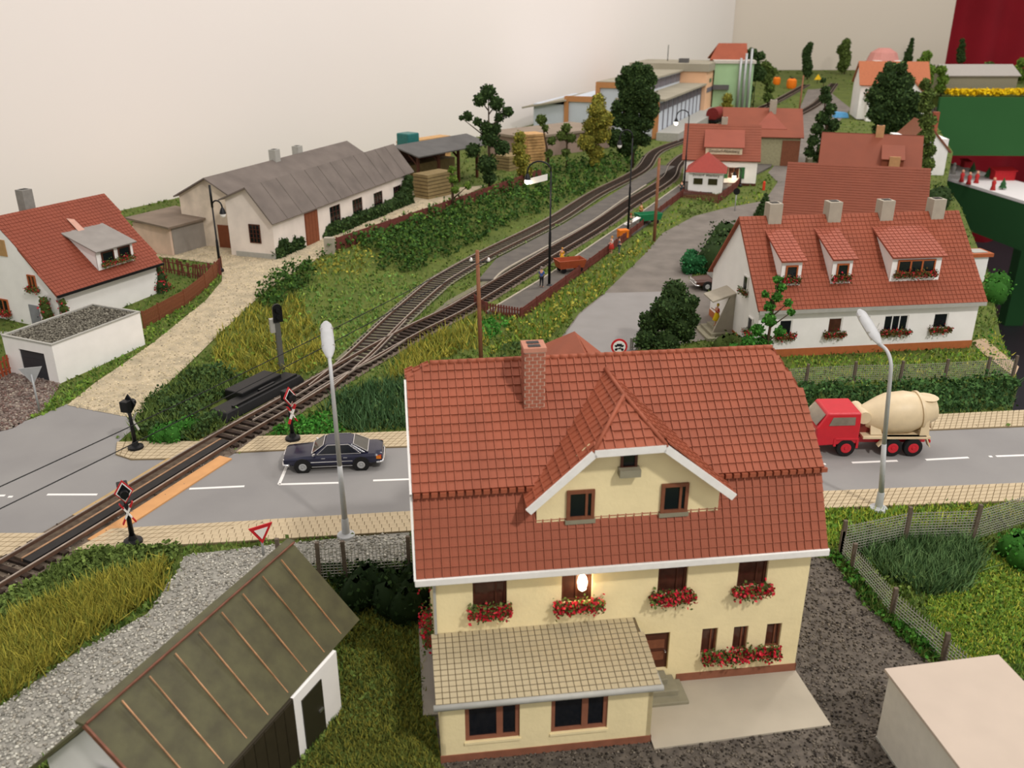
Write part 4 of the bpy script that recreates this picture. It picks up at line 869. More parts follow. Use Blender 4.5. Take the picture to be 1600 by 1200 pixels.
pb = thing('peach_building', 'tall peach building with grey parapet beyond the blue factory hall', 'building', (*(fa1+Vector((math.cos(af), math.sin(af), 0))*.3).xy, .5), af)
PH = top_h(fa1, 100)-.5
MB().box(0, 17, -1.0, 16, 0, PH-1.4).build('wall', peach, pb); MB().box(-.4, 17.4, -1.4, 16.4, PH-1.6, PH).build('parapet', fgrey, pb)
MB().box(3, 5, 4, 6, PH, PH+.9).build('roof_vent', darkroof, pb); MB().bar((10, 10, PH), (10, 10, PH+3.5), .15).build('antenna', dkmetal, pb)
for x in (4, 9): MB().box(x, x+2.6, -1.08, -1.0, PH*.62, PH*.62+.8).build('window', glass, pb)
MB().box(1.5, 14, -1.1, -1.0, 4.6, 5.6).build('window_band', dgr, pb)
g0 = Vector((*flat(1112, 168, 1.4), 1.0)); GB = thing('green_building', 'mint green building with red roof and grey pipes past the peach one', 'building', tuple(g0), -.15)
GH = top_h(g0, 99)-1.0
MB().box(0, 8.6, 0, 12, 0, GH).build('wall', mat('mint_render', '9CBC90', .8, .05, .4), GB); MB().box(-.3, 9, -.3, 12.3, GH, GH+.6).build('flat_roof', mat('pale_roof', 'BDB7AC', .8, .05), GB)
MB().slab([(-1,5,GH+.6), (7.5,5,GH+.6), (7.5,10,GH+4), (1,10,GH+4)], .3).build('roof_panel', redroof2, GB); MB().slab([(7.5,15,GH+.6), (-1,15,GH+.6), (1,10,GH+4), (7.5,10,GH+4)], .3).build('roof_panel', redroof2, GB)
MB().box(-.2, 3.4, -.9, .0, 4.4, 5.4).build('canopy', darkroof, GB)
for k in range(3): MB().tube([(5.6+k*1.1, -.6, 0), (5.6+k*1.1, -.6, GH+1.2+k)], .28, 8).build('pipe', silver, GB, smooth=True)
t = thing('freight_wagon', 'dark red round ended wagon standing before the loading platform', 'wagon', place(1117, 192), 1.0); MB().tube([(-2, 0, 1.9), (2, 0, 1.9)], 1.35, 16).build('body', mat('wagon_red', '7A2420', .5), t, smooth=2); MB().box(-2, 2, -.9, .9, .3, .9).build('frame', dkmetal, t)
for x in (-1.3, 1.3):
    for y in (-.75, .75): MB().lathe([(.45, -.06), (.45, .06)], 12, (x, y, .45), 'y').build('wheel', dkmetal, t)
# ------------------------------------------------------------------ station
aS = math.radians(-11)
ox, oy = 32.76-9.6*math.cos(aS), 120.27-9.6*math.sin(aS)
ST_ = gabled('station_building', 'white station house with red roof, name board and green shutters', (ox, oy, 0), aS, 9.6, 9.0, 3.3, 7.5, 4.5, white, mat('station_roof_red', '84452F', .65, .06, .5), .4, .35, holes=[(5.9,7.3,1.0,2.4)], socle=(darkwood, .35), tile=(.4, .45, 0))
window(ST_, face('f', 9.6, 9), 5.9, 7.3, 1.0, 2.4, wood, brglass, nx=2, rec=.05)
for x in (5.2, 7.35): MB().box(x, x+.68, -.08, 0, .95, 2.45).build('shutter', mat('green_shutter', '2E5E34', .6), ST_)
d = dormer(ST_, 2.7, 7.5, .4, 3.95, 5.0, 4.1, 7.05, mat('ivory_board', 'D8CCB0', .7), mat('station_dormer_red', '8E4A38', .65, .06, .5), .25)
def text(par, s, m, h, loc, rz=0, name='lettering', ext=.01):
    c = bpy.data.curves.new(name, 'FONT'); c.body = s; c.size = h; c.align_x = 'CENTER'; c.align_y = 'CENTER'; c.extrude = ext; c.materials.append(m)
    tmp = bpy.data.objects.new('tmp', c); SC.collection.objects.link(tmp); bpy.context.view_layer.update()
    me = bpy.data.meshes.new_from_object(tmp.evaluated_get(bpy.context.evaluated_depsgraph_get())); bpy.data.objects.remove(tmp); me.name = name
    if not me.materials: me.materials.append(m)
    o = bpy.data.objects.new(name, me); SC.collection.objects.link(o); o.parent = par; o.location = loc; o.rotation_euler = (PI/2, 0, rz); return o
ink = mat('sign_ink', '3A2E22', .7, 0)
text(d, 'Zirndorf-Altenberg', ink, .52, (5.1, .27, 4.45))
chimney(ST_, 4.6, 4.4, .8, .7, 6.6, 8.4, concrete)
for a in (1.0, 4.2): window(ST_, face('r', 9.6, 9), a, a+2.2, 1.0, 2.5, mat('sage_frame', '8FA08A', .6), glass, nx=2)
ox, oy = flat(1112, 232)
GS = gabled('goods_shed', 'red roofed goods shed with brown sliding door behind the station', (32.4, 139.0, 0), aS, 11.2, 10, 4.3, 7.9, 6, mat('olive_render', '9C9878', .8), mat('station_roof_red', '84452F', .65, .06, .5), .5, .4, skew=0)
MB().box(8.6, 11.2, -.1, .0, 0, 3.8).build('sliding_door', wood, GS); chimney(GS, 6.6, 4.6, 1.0, .9, 7, 9.2, concrete)
MB().slab([(4.4,1.2,5.3), (9.2,1.2,5.3), (6.8,4.6,7.6)], .2).build('roof_gable', mat('station_dormer_red', '8E4A38', .65, .06, .5), GS); MB().box(12.6, 15, -.2, 3, 0, 1.1).build('ramp', stone, GS)
aK = math.radians(-14)
KI = thing('station_kiosk', 'small white kiosk with red pyramid roof and station name', 'kiosk', (22.75, 115.4, 0), aK)
MB().box(0, 4.3, 0, 4.4, 0, 2.85).build('wall', white, KI)
pr = [(-.45,-.45,2.75), (4.75,-.45,2.75), (4.75,4.85,2.75), (-.45,4.85,2.75), (2.15,2.2,5.0)]
kr = mat('kiosk_red', '93382E', .6, .06)
for i in range(4): MB().slab([pr[i], pr[(i+1) % 4], pr[4]], .1).build('roof_panel', kr, KI)
MB().box(-.4, 4.7, -.4, 4.8, 2.66, 2.76).build('soffit', white, KI)
text(KI, 'Zirndorf  Altenberg', ink, .42, (2.15, -.02, 2.33))
for a in (.65, 2.5): window(KI, face('f', 4.3, 4.4), a, a+1.15, 1.2, 1.95, mat('olive_frame', '3C3A20', .6), mat('olive_glass', '3A381E', .3), fw=.07)
window(KI, face('r', 4.3, 4.4), 2.6, 3.6, 1.0, 2.2, greytrim, glass)
# ------------------------------------------------------------------ houses at the far end
FW = gabled('farmhouse', 'white two storey farmhouse with orange roof at the back', (*flat(1338, 186, .3), .3), math.radians(-12), 13.5, 11, 7.0, 11.6, 5.5, white, mat('orange_roof', 'A4603E', .65, .08), .5, .4)
fw2 = thing('farmhouse_wing', 'white gabled wing with red brown verge behind the big dark tree', 'house', (*flat(1352, 190, 0), .1), math.radians(-12)); 
MB().slab([(0,0,0), (11,0,0), (11,0,6.0), (5.5,0,11.4), (0,0,6.0)], -.2).build('gable_wall', white, fw2); MB().box(0, 11, .2, 6, 0, 6).build('wall', white, fw2)
for x0, x1 in ((-.7, 5.5), (5.5, 11.7)):
    P = [(x0,-.6,5.3 if x0 < 0 else 11.6), (x1,-.6,11.6 if x0 < 0 else 5.3), (x1,7,11.6 if x0 < 0 else 5.3), (x0,7,5.3 if x0 < 0 else 11.6)]; MB().slab(P, .35).build('roof_panel', mat('orange_roof', 'A4603E'), fw2)
window(fw2, lambda a, z, d: (a, d, z), 1.2, 2.6, .3, 2.6, greytrim, glass)
t = thing('pink_roof_house', 'pale pink roof top showing over the farmhouse', 'house', (*flat(1385, 112, 6), 0), 0); MB().box(-3.8, 3.8, 0, 8, 0, 9).build('wall', white, t); MB().lathe([(4.6, 8.6), (3.6, 11), (1.6, 12.2)], 12, (0, 4, 0)).build('roof', mat('pink_roof', 'C88A80', .7, .05), t)
t = thing('barn', 'long low barn with pale grey roof at the far edge', 'barn', (*flat(1476, 138, 3.0), 2.4), 0); MB().box(0, 19, 0, 9, 0, 4).build('wall', mat('barn_wall', '84806A', .8, .06), t); MB().slab([(-.5,-.5,3.8), (19.5,-.5,3.8), (19.5,5,6.4), (-.5,5,6.4)], .25).build('roof_panel', mat('pale_grey_roof', 'A9A49C', .8, .04), t); MB().slab([(19.5,10,3.8), (-.5,10,3.8), (-.5,5,6.4), (19.5,5,6.4)], .25).build('roof_panel', mat('pale_grey_roof', 'A9A49C'), t)
EH = thing('edge_house', 'white gable with brown verge peeking out behind the tall tree at the table edge', 'house', (55.7, 130, 0), math.radians(-8))
MB().slab([(0,0,0), (6.4,0,0), (6.4,0,3.7), (3.2,0,7.0), (0,0,3.7)], -.2).build('gable_wall', white, EH); MB().box(0, 6.4, .2, 7, 0, 5).build('wall', white, EH)
for x0, x1, za, zb in ((-.5, 3.2, 3.3, 7.2), (3.2, 6.9, 7.2, 3.3)): MB().slab([(x0,-.4,za), (x1,-.4,zb), (x1,7.4,zb), (x0,7.4,za)], .25).build('roof_panel', wood, EH)
window(EH, lambda a, z, d: (a, d, z), 4.6, 5.7, 1.0, 1.5, greytrim, glass)
MB().box(4.6, 5.4, 3, 3.8, 4, 8.4).build('chimney', redroof, EH)
# ------------------------------------------------------------------ second layout level and snow table by the curtain
grnfab = mat('green_fabric', '2A5A2C', .85, .06, .05)
x0, y0 = flat(1452, 151, 1.2); x1, y1 = flat(1640, 154, 1.2)
t = thing('table_skirt', 'green cloth covered board along the far wing of the layout', 'table skirt', (0, 0, 0))
MB().add([(x0,y0-6.5,-13), (x0+150,y1-6,-13), (x0+150,y1-5,-13), (x0,y0-5.5,-13), (x0,y0-6.5,1.6), (x0+150,y1-6,1.6), (x0+150,y1-5,1.6), (x0,y0-5.5,1.6)], [(3,2,1,0),(4,5,6,7),(0,1,5,4),(1,2,6,5),(2,3,7,6),(3,0,4,7)]).build('skirt_board', grnfab, t)
A_ = [flat(1475, 252, -20), flat(1478, 277, -20), flat(1640, 326, -20), flat(1640, 296, -20)]
SN = thing('snow_table', 'white snow covered display board with red figures', 'display table', (*A_[1], -20)); L_ = [(p[0]-A_[1][0], p[1]-A_[1][1], 0) for p in A_]
MB().slab([L_[1], L_[2], L_[3], L_[0]], .7).build('snow_board', mat('snow', 'F4F0EE', .7, .02), SN)
e = Vector(L_[2]).normalized(); b0 = Vector(L_[1])+e*1.0
MB().slab([tuple(b0+Vector((0,.6,-.7))), tuple(b0+Vector((0,.6,-11.5))), tuple(b0+e*46+Vector((0,.6,-11.5))), tuple(b0+e*46+Vector((0,.6,-.7)))], .5).build('apron', mat('dark_green_fabric', '28592E', .85, .06, .05), SN)
pp = flat(1583, 509, -80); MB().box(pp[0]-3-A_[1][0], pp[0]+3.4-A_[1][0], pp[1]-A_[1][1], pp[1]+5-A_[1][1], -60, -10).build('leg', mat('dark_green_fabric', '28592E'), SN)
def doll(label, loc, h, top, legs, hair, dress=False, rz=0, arm=0, simple=False): 
    """one continuous skinned figure with separate clothes and hair"""
    t = thing('person', label, 'person', loc, rz); k = h/1.75
    J = {'pel': (0,0,.93), 'wst': (0,0,1.08), 'che': (0,.0,1.32), 'nck': (0,.01,1.47), 'hd0': (0,-.01,1.56), 'hd1': (0,-.005,1.67)}
    E_ = [('pel','wst'), ('wst','che'), ('che','nck'), ('nck','hd0'), ('hd0','hd1')]; R = {'pel': .135, 'wst': .115, 'che': .14, 'nck': .05, 'hd0': .085, 'hd1': .085}
    for s, n in ((-1, 'l'), (1, 'r')):
        J.update({n+'hip': (.09*s,0,.88), n+'kne': (.11*s,-.02,.48), n+'ank': (.12*s,.02,.09), n+'toe': (.13*s,-.13,.04), n+'sho': (.17*s,.0,1.40), n+'elb': (.25*s,.02,1.13), n+'wri': (.22*s,-.16-arm*.1,1.0+arm*.2), n+'han': (.21*s,-.24-arm*.1,.98+arm*.22)})
        R.update({n+'hip': .095, n+'kne': .062, n+'ank': .042, n+'toe': .04, n+'sho': .06, n+'elb': .043, n+'wri': .03, n+'han': .038})
        E_ += [('pel', n+'hip'), (n+'hip', n+'kne'), (n+'kne', n+'ank'), (n+'ank', n+'toe'), ('che', n+'sho'), (n+'sho', n+'elb'), (n+'elb', n+'wri'), (n+'wri', n+'han')]
    def skin_obj(name, keys, edges, mul, m, rmap=None):
        idx = {q: i for i, q in enumerate(keys)}; me = bpy.data.meshes.new(name)
        me.from_pydata([tuple(c*k for c in J[q]) for q in keys], [(idx[a], idx[b]) for a, b in edges], []); me.materials.append(m)
        o = bpy.data.objects.new(name, me); SC.collection.objects.link(o); o.parent = t
        md = o.modifiers.new('skin', 'SKIN'); 
        if not me.skin_vertices: me.attributes.new('skin', 'FLOAT', 'POINT') if False else None
        sv = me.skin_vertices
        if len(sv) == 0:
            bm_ = bmesh.new(); bm_.from_mesh(me); bm_.verts.layers.skin.verify(); bm_.to_mesh(me); bm_.free(); sv = me.skin_vertices
        for q, i in idx.items(): r = (rmap or {}).get(q, R[q])*mul*k; sv[0].data[i].radius = (r, r*.85); sv[0].data[i].use_root = (i == 0)
        md.use_smooth_shade = True; sb = o.modifiers.new('sub', 'SUBSURF'); sb.levels = 1; sb.render_levels = 1; return o
    skin_obj('body', list(J), E_, 1, skin)
    skin_obj('top', ['wst','che','lsho','lelb','rsho','relb','pel'], [('pel','wst'), ('wst','che'), ('che','lsho'), ('lsho','lelb'), ('che','rsho'), ('rsho','relb')], 1.22, top)
    if dress: MB().lathe([(.13*k, 1.1*k), (.2*k, .85*k), (.3*k, .5*k), (.28*k, .48*k)], 14).build('skirt', legs, t, smooth=True)
    else: skin_obj('trousers', ['pel','lhip','lkne','lank','rhip','rkne','rank'], [('pel','lhip'), ('lhip','lkne'), ('lkne','lank'), ('pel','rhip'), ('rhip','rkne'), ('rkne','rank')], 1.22, legs)
    MB().lathe([(.02*k,1.79*k), (.07*k,1.775*k), (.105*k,1.71*k), (.1*k,1.62*k), (.06*k,1.56*k)][::-1], 12, (0, .03*k, 0)).build('hair', hair, t, smooth=True)
    return t
cl = lambda n, c: mat('cloth_'+n, c, .8, .05)
blk, brn, blond = cl('dark', '1C1C22'), mat('brown_hair', '4A3020', .7), mat('blond_hair', 'C08A40', .7)
doll('man in a blue jacket and dark trousers standing alone on the platform', W(846, 449, .25), 1.78, cl('blue', '3E5A96'), blk, mat('grey_hair', '8A8078', .7), rz=2.6)
doll('woman in a yellow dress behind the brown cart', W(878, 413, .25), 1.55, cl('yellow', 'D89A20'), cl('yellow', 'D89A20'), blond, dress=True, rz=-.6)
doll('woman in a white top and long red skirt by the platform fence', W(955, 396, .25), 1.68, cl('white', 'D8CCC8'), cl('red', 'B8382E'), blond, dress=True, rz=-1.2)
doll('man in a slate grey suit facing the woman in the red skirt', W(967, 397, .1), 1.72, cl('slate', '4C5A66'), cl('slate', '4C5A66'), brn, rz=1.4)
doll('person in a mustard coat at the green cart', W(1001, 341, .25), 1.7, cl('mustard', 'B08A28'), cl('rust', '8A4A30'), brn, rz=.6)
doll('small person in green beside the lamp post and pale board', W(985, 357, .25), 1.6, cl('leaf', '4A7A5A'), cl('cream', 'C8BCA8'), mat('red_cap', 'B03A30', .7), rz=.3)
doll('person in dark teal standing by the kiosk corner', W(1064, 304, .25), 1.75, cl('teal', '24484C'), cl('teal2', '203038'), brn, rz=.2)
doll('woman in a bright yellow skirt and red top on the white house steps', onto(WHO, -1.0, 5.0, .6), 1.7, cl('scarlet', 'B83230'), cl('lemon', 'E0C01C'), mat('yellow_hat', 'D8B830', .7), dress=True, rz=-1.2, arm=2)
for i, (u, v) in enumerate([(1502,284), (1513,288), (1525,286), (1551,297), (1489,272)]):
    x, y = flat(u, v, -20); t = thing('figurine', ['red figurine second along the front rim of the snow board', 'red figurine third along the front rim of the snow board', 'red and white figurine between two tiny firs', 'red figurine before the red stall', 'grey figurine at the corner of the snow board'][i], 'figurine', (x, y, -20))
    MB().lathe([(.7,0), (.45,1.2), (.6,2.0), (.3,2.4)], 8).build('body', cl('scarlet', 'B83230') if i < 4 else greytrim, t, smooth=True); MB().lathe([(.1,2.3), (.4,2.6), (.4,2.9), (.1,3.2)], 8).build('head', skin if i < 4 else greytrim, t, smooth=True)
for lab, u, v, w, h in (('red market stall at the back of the snow board', 1569, 282, 5.5, 3.2), ('small red sleigh on the snow board', 1511, 262, 1.8, 2.2)):
    x, y = flat(u, v, -20); t = thing('market_stall' if w > 3 else 'sleigh', lab, 'stall' if w > 3 else 'sleigh', (x, y, -20)); MB().box(-w/2, w/2, 0, 2.5, 0, h*.8).build('body', mat('stall_red', 'C02028', .6), t); MB().slab([(-w/2-.3,-.4,h*.8), (w/2+.3,-.4,h*.8), (w/2+.3,2.9,h), (-w/2-.3,2.9,h)], .2).build('canopy', mat('stall_red', 'C02028'), t)
for lab, u, v in (('tiny fir near the red sleigh', 1519, 270), ('tiny fir in the middle of the snow board', 1543, 278), ('tiny fir at the front rim of the snow board', 1566, 296)):
    x, y = flat(u, v, -20); t = thing('tiny_fir', lab, 'fir', (x, y, -20)); MB().lathe([(1.0,.4), (.5,1.3), (.75,1.3), (.3,2.2), (.05,3.0)], 9).build('needles', mat('fir_green', '2E5A34', .9, .2, 2), t); MB().lathe([(.15,0), (.15,.6)], 6).build('trunk', barkm, t)
# ================================================================== fences, posts, lamps
def picket_fence(label, pts, h, sp, m, w=.09, name='picket_fence', objs=True, post=2.4, slant=0, world=False, cat='fence', gap0=0):
    P = pts if world else [W(*p) for p in pts]; B = Vector(P[0]); t = thing(name, label, cat, tuple(B)); pk = MB().box(-w/2, w/2, -.02, .02, .04, h); pm = pk.mesh('picket'); pm.materials.append(m); rest = MB()
    for a, b in zip(P, P[1:]):
        a, b = Vector(a)-B, Vector(b)-B; d = b-a; L = Vector((d.x, d.y)).length; an = math.atan2(d.y, d.x); n = max(1, int(L/sp))
        for i in range(n):
            p = a+d*(i+.5)/n
            if objs: meshobj('picket', pm, t, p, (0, slant and random.uniform(-slant, slant), an))
            else:
                R3 = Matrix.Rotation(an, 3, 'Z'); rest.add([tuple(R3 @ Vector(v)+p) for v in pk.V], pk.F)
        for z in (.28*h, .78*h): MB().bar(a+Vector((0,0,z)), b+Vector((0,0,z)), .05, .08).build('rail', m, t)
        k = max(1, int(L/post))
        for i in range(k): p = a+d*i/k; MB().box(p.x-.06, p.x+.06, p.y-.06, p.y+.06, p.z-.1, p.z+h*1.06).build('post', m, t)
    b = Vector(P[-1])-B; MB().box(b.x-.06, b.x+.06, b.y-.06, b.y+.06, b.z-.1, b.z+h*1.06).build('post', m, t)
    if rest.V: rest.build('pickets', m, t, kind='stuff')
    return t
picket_fence('brown picket fence between the cottage garden and the sand drive', [(226,513), (250,500), (290,478), (322,452), (347,424)], 1.25, .16, pickbrown, .12)
picket_fence('reddish slanting picket fence at the back of the cottage garden', [(245,424), (280,430), (315,438), (345,430)], 1.3, .3, mat('red_brown_pickets', '6E3A30', .7, .1), .14, slant=.25)
picket_fence('short orange red picket fence beside the garage yard', [(-25,606), (24,580)], 1.3, .28, mat('orange_pickets', '9A4A2C', .7, .1), .16, slant=.1)
picket_fence('long oxblood board fence on top of the embankment', [(527,393), (580,374), (640,353), (700,332), (755,312), (800,296), (845,278)], 1.3, .2, redfence, .19, objs=False, cat='fence')
picket_fence('oxblood picket fence along the outer platform', [(742,478), (760,490), (815,499), (860,465), (905,431), (950,397), (985,371), (1022,342), (1066,307)], .9, .22, redfence, .13, objs=False)
picket_fence('oxblood picket fence around the kiosk to the station', [(1066,309), (1122,318), (1150,296), (1158,285)], 1.1, .22, redfence, .13, objs=False)
t = thing('fence_pier', 'pale concrete pier at the near end of the embankment fence', 'pier', W(516, 396)); MB().box(-.45, .45, -.3, .3, -.2, 1.5).build('pier_block', concrete, t)
def wire_fence(label, pts, h, post=2.3, grid=.14, lean=0):
    P = [Vector(W(*p)) for p in pts]; B = P[0].copy(); t = thing('wire_fence', label, 'fence', tuple(B)); wm = MB()
    for a, b in zip(P, P[1:]):
        a, b = a-B, b-B; d = b-a; L = d.length; n = int(L/grid)
        for i in range(n+1): p = a+d*i/n; wm.bar(p+Vector((0,0,.05)), p+Vector((0,0,h*.95)), .02)
        for k in range(int(h/grid)): z = .08+k*grid*.95; wm.bar(a+Vector((0,0,z)), b+Vector((0,0,z)), .018)
    wm.build('wire_mesh', wiremat, t, kind='stuff')
    s = 0
    for p in P: q = p-B; MB().bar(q+Vector((0,0,-.1)), q+Vector((random.uniform(-.05,.05), 0, h*1.1)), .15).build('post', postw, t)
    return t
wire_fence('mesh fence with wooden posts along the lawn beside the near sidewalk', [(1312,872), (1412,850), (1518,846), (1625,812)], 1.7)
wire_fence('mesh fence running towards the beige roofed garage', [(1312,872), (1330,893), (1392,965), (1472,1038), (1540,1100)], 1.25)
wire_fence('mesh fence behind the cement mixer in front of the white house lawn', [(1215,605), (1258,602), (1333,598), (1405,597), (1475,594), (1540,590), (1582,588)], 1.3)
wire_fence('mesh fence behind the green roofed shed by the gravel', [(440,902), (500,908), (541,906), (640,898), (690,893)], 1.7)
picket_fence('low grey picket fence behind the tree by the white house', [(985,548), (1010,546), (1040,544)], .9, .25, greytrim, .1, objs=False)
def street_lamp(label, base, lean, yaw, h=8.4):
    B = W(*base); t = thing('street_lamp', label, 'street lamp', B, yaw)   # local +y is the arm direction
    MB().lathe([(.42,0), (.4,.12), (.18,.2), (.16,.9), (.13,.95)], 14).build('base', lampgrey, t, smooth=2)
    pts = [(0,0,.9), (lean*.5,0,h*.5), (lean,0,h)]; c = []
    for k in range(1, 8): a = PI/2*k/7; c.append((lean, .9*(1-math.cos(a)), h+.9*math.sin(a)))
    MB().tube([(0,0,.9), (lean*.5,0,h*.5)], [.13,.11], 12).build('lower_pole', lampgrey, t, smooth=True)
    MB().tube([(lean*.5,0,h*.5), (lean,0,h)]+c+[(lean,1.3,h+.92)], [.105,.085]+[.08]*7+[.09], 12).build('upper_pole', lampgrey, t, smooth=True)
    hd = MB(); n = 12; prof = [(1.2,.09,.07), (1.4,.18,.12), (1.7,.27,.17), (2.5,.28,.18), (3.1,.25,.16), (3.3,.12,.09)]
    for y, a, b in prof:
        for k in range(n): q = 2*PI*k/n; hd.V.append((lean+a*math.cos(q), y, h+.93+(y-1.2)*.42+b*math.sin(q)))
    for i in range(len(prof)-1):
        for k in range(n): hd.F.append((i*n+(k+1) % n, i*n+k, i*n+n+k, i*n+n+(k+1) % n))
    hd.F += [tuple(range(n)), tuple(range((len(prof)-1)*n, len(prof)*n))[::-1]]
    H_ = hd.build('lamp_head', lampgrey, t, smooth=2); MB().bar((lean,1.7,h+.98), (lean,3.0,h+1.53), .34, .1).build('diffuser', signwhite, H_)
    for k in (1.8, 2.8): MB().box(lean-.29, lean+.29, k, k+.05, h+.93+(k-1.2)*.42, h+1.06+(k-1.2)*.42).build('clip', greytrim, H_)
    return t
street_lamp('tall grey street lamp between the give way sign and the blue car', (541,838), -.05, .23, 7.15)
street_lamp('tall grey street lamp on the sidewalk by the cement mixer', (1372,796), -.6, .14, 6.95)
bulbm = mat('lamp_bulb', 'FFE9C4', .4, 0, emit=22)
def goose(label, base, top_v, dx, lit=True, sign=False, r=.11, arc=.8, name='platform_lamp', yaw=0.0, en=130):
    B = W(*base); H = top_h(B, top_v)-B[2]; t = thing(name, label, 'lamp', B, yaw)
    MB().lathe([(.3,0), (.28,.25), (r,.4)], 10).build('base', dkmetal, t, smooth=2); MB().tube([(0,0,.2), (0,0,H*.45), (0,0,H*.46), (0,0,H-arc)], [r*1.1, r, r*.7, r*.6], 8).build('pole', dkmetal, t, smooth=True)
    c = [(0,0,H-arc)]+[(dx*(1-math.cos(PI*k/9))/2, 0, H-arc+arc*math.sin(PI*k/9)) for k in range(1, 10)]+[(dx*1.02,0,H-arc*1.3)]
    MB().tube(c, r*.6, 8).build('arm', dkmetal, t, smooth=True)
    MB().lathe([(.28,-.35), (.2,-.05), (.08,.15)], 10, (dx, 0, H-arc*1.4)).build('shade', dkmetal, t, smooth=2)
    MB().lathe([(.05,-.42), (.2,-.3), (.24,-.12), (.15,.05), (.04,.1)], 12, (dx, 0, H-arc*1.4-.3)).build('bulb', bulbm if lit else signwhite, t, smooth=True)
    if lit:
        l = bpy.data.lights.new('bulb_light', 'POINT'); l.energy = en; l.color = (1, .72, .42); l.shadow_soft_size = .25; o = bpy.data.objects.new('bulb_light', l); SC.collection.objects.link(o); o.parent = t; o.location = (dx, 0, H-arc*1.4-.9)
    if sign: MB().add([(dx*.15,-.05,H-1.5), (dx*.9,-.05,H-1.85), (dx*.9,-.05,H-1.35), (dx*.15,-.05,H-1.0), (dx*.15,.0,H-1.5), (dx*.9,.0,H-1.85), (dx*.9,.0,H-1.35), (dx*.15,.0,H-1.0)], [(0,1,2,3)[::-1],(4,5,6,7),(0,1,5,4),(1,2,6,5),(2,3,7,6),(3,0,4,7)]).build('name_board', signwhite, t)
    return t
gl = goose('glowing platform lamp with white name board beside the man in blue', (858,450), 252, -1.9, True, True)
goose('unlit platform lamp between the green cart and the orange box', (981,363), 203, -1.3, False)
goose('glowing platform lamp in front of the station roof', (1068,300), 172, -1.6, True)
goose('low glowing lamp at the green shuttered station window', (1156,292), 262, -.9, True, arc=.5, en=30)
goose('glowing lamp among the trees by the green building', (1176,170), 122, -1.6, True)
goose('black lantern post at the corner of the cottage garden', (345,425), 313, .95, False, name='lantern_post', arc=.5, yaw=-.3)
_l = bpy.data.objects['lantern_post']; _h = top_h(_l.location, 313)-_l.location.z; _h2 = top_h(_l.location, 289)-_l.location.z; MB().tube([(0,0,_h-.6), (0,0,_h2)], .1, 8).build('post_top', dkmetal, _l, smooth=True)
def wood_pole(label, base, top_v, r=.16, lean=0):
    B = W(*base); H = top_h(B, top_v); t = thing('wooden_pole', label, 'pole', B); H -= B[2]
    MB().tube([(0,0,-.2), (lean*.5,0,H*.5), (lean,0,H)], [r, r*.9, r*.8], 10).build('pole', polewood, t, smooth=True); return t, H
wp, wH = wood_pole('near brown wooden telegraph pole behind the yellow house roof', (752,572), 391, .15, -.15)
MB().bar((-.6,0,wH-.75), (.6,0,wH-.75), .07).build('crossarm', dkmetal, wp)
for x in (-.55, .55): MB().lathe([(.09,0), (.11,.1), (.06,.24)], 8, (x,0,wH-.72)).build('insulator', signwhite, wp, smooth=True)
wood_pole('brown wooden telegraph pole by the street opposite the kiosk', (1022,377), 247, .17)
wood_pole('thin grey pole beside the far tracks', (1247,188), 118, .18)
for k, (a, b, x) in enumerate((((0,747), (250,633), -.55), ((0,781), (250,664), .55))):
    z = 7.2; e = Vector((wp.location.x+x, wp.location.y, wH-.5)); s0 = Vector((*flat(*a, 6.6), 6.6)); d = (s0-e); s1 = e+d*1.35; pts = []
    for i in range(25): q = i/24; p = e.lerp(s1, q); p.z -= 1.6*q*(1-q); pts.append(p)
    c0 = pts[0].copy(); o = MB().tube([p-c0 for p in pts], .022, 5).build('overhead_wire', dkmetal); o.location = c0
    tag(o, ['upper of the two thin black wires crossing the drive', 'lower of the two thin black wires crossing the drive'][k], 'wire', 'overhead wires')
# level crossing signals
def cross_signal(label, base, top_v, back=False, rz=0.0, x_sign=True):
    B = W(*base); B = (B[0], B[1], .1); H = top_h(B, top_v)-B[2]; t = thing('crossing_signal', label, 'railway signal', B, rz)
    MB().lathe([(.42,0), (.4,.14), (.2,.2), (.14,.4)], 12).build('base', dkmetal, t, smooth=2); MB().tube([(0,0,.2), (0,0,H*.85)], [.12,.07], 8).build('post', dkmetal, t, smooth=True)
    z = H-.56; D = [(0,-.13,z-.56), (.38,-.13,z), (0,-.13,z+.56), (-.38,-.13,z)]
    bd = MB().slab([D[0], D[1], D[2], D[3]], .08).build('backboard', dkmetal if back else signred, t)
    if not back:
        for f, m in ((.86, signwhite), (.72, dkmetal)):
            MB().slab([(0,-.14-(1-f)*.05,z-.56*f), (.38*f,-.14-(1-f)*.05,z), (0,-.14-(1-f)*.05,z+.56*f), (-.38*f,-.14-(1-f)*.05,z)], .01).build('border', m, bd)
    MB().box(-.22, .22, -.02, .4, z-.3, z+.3).build('lamp_box', dkmetal, t, bevel=.04); MB().lathe([(.18,-.45),(.16,-.15)], 12, (0,0,z), 'y').build('lens_hood', dkmetal, t)
    if x_sign:
        z2 = z-1.0; m = signwhite
        for s in (-1, 1):
            a = Vector((-.26*s, -.16, z2-.5)); b = Vector((.26*s, -.16, z2+.5)); dlt = b-a
            if back: MB().bar(a, b, .14, .04).build('cross_arm', greytrim, t)
            else:
                arm = MB().bar(a+dlt*.25, b-dlt*.25, .16, .05).build('cross_arm', signwhite, t); MB().bar(a, a+dlt*.25, .16, .05).build('arm_end', signred, arm); MB().bar(b-dlt*.25, b, .16, .05).build('arm_end', signred, arm)
    return t
cross_signal('level crossing signal with red white cross in front of the road', (209,851), 749, rz=.5)
cross_signal('level crossing signal with red white cross behind the blue car', (458,689), 604, rz=.9)
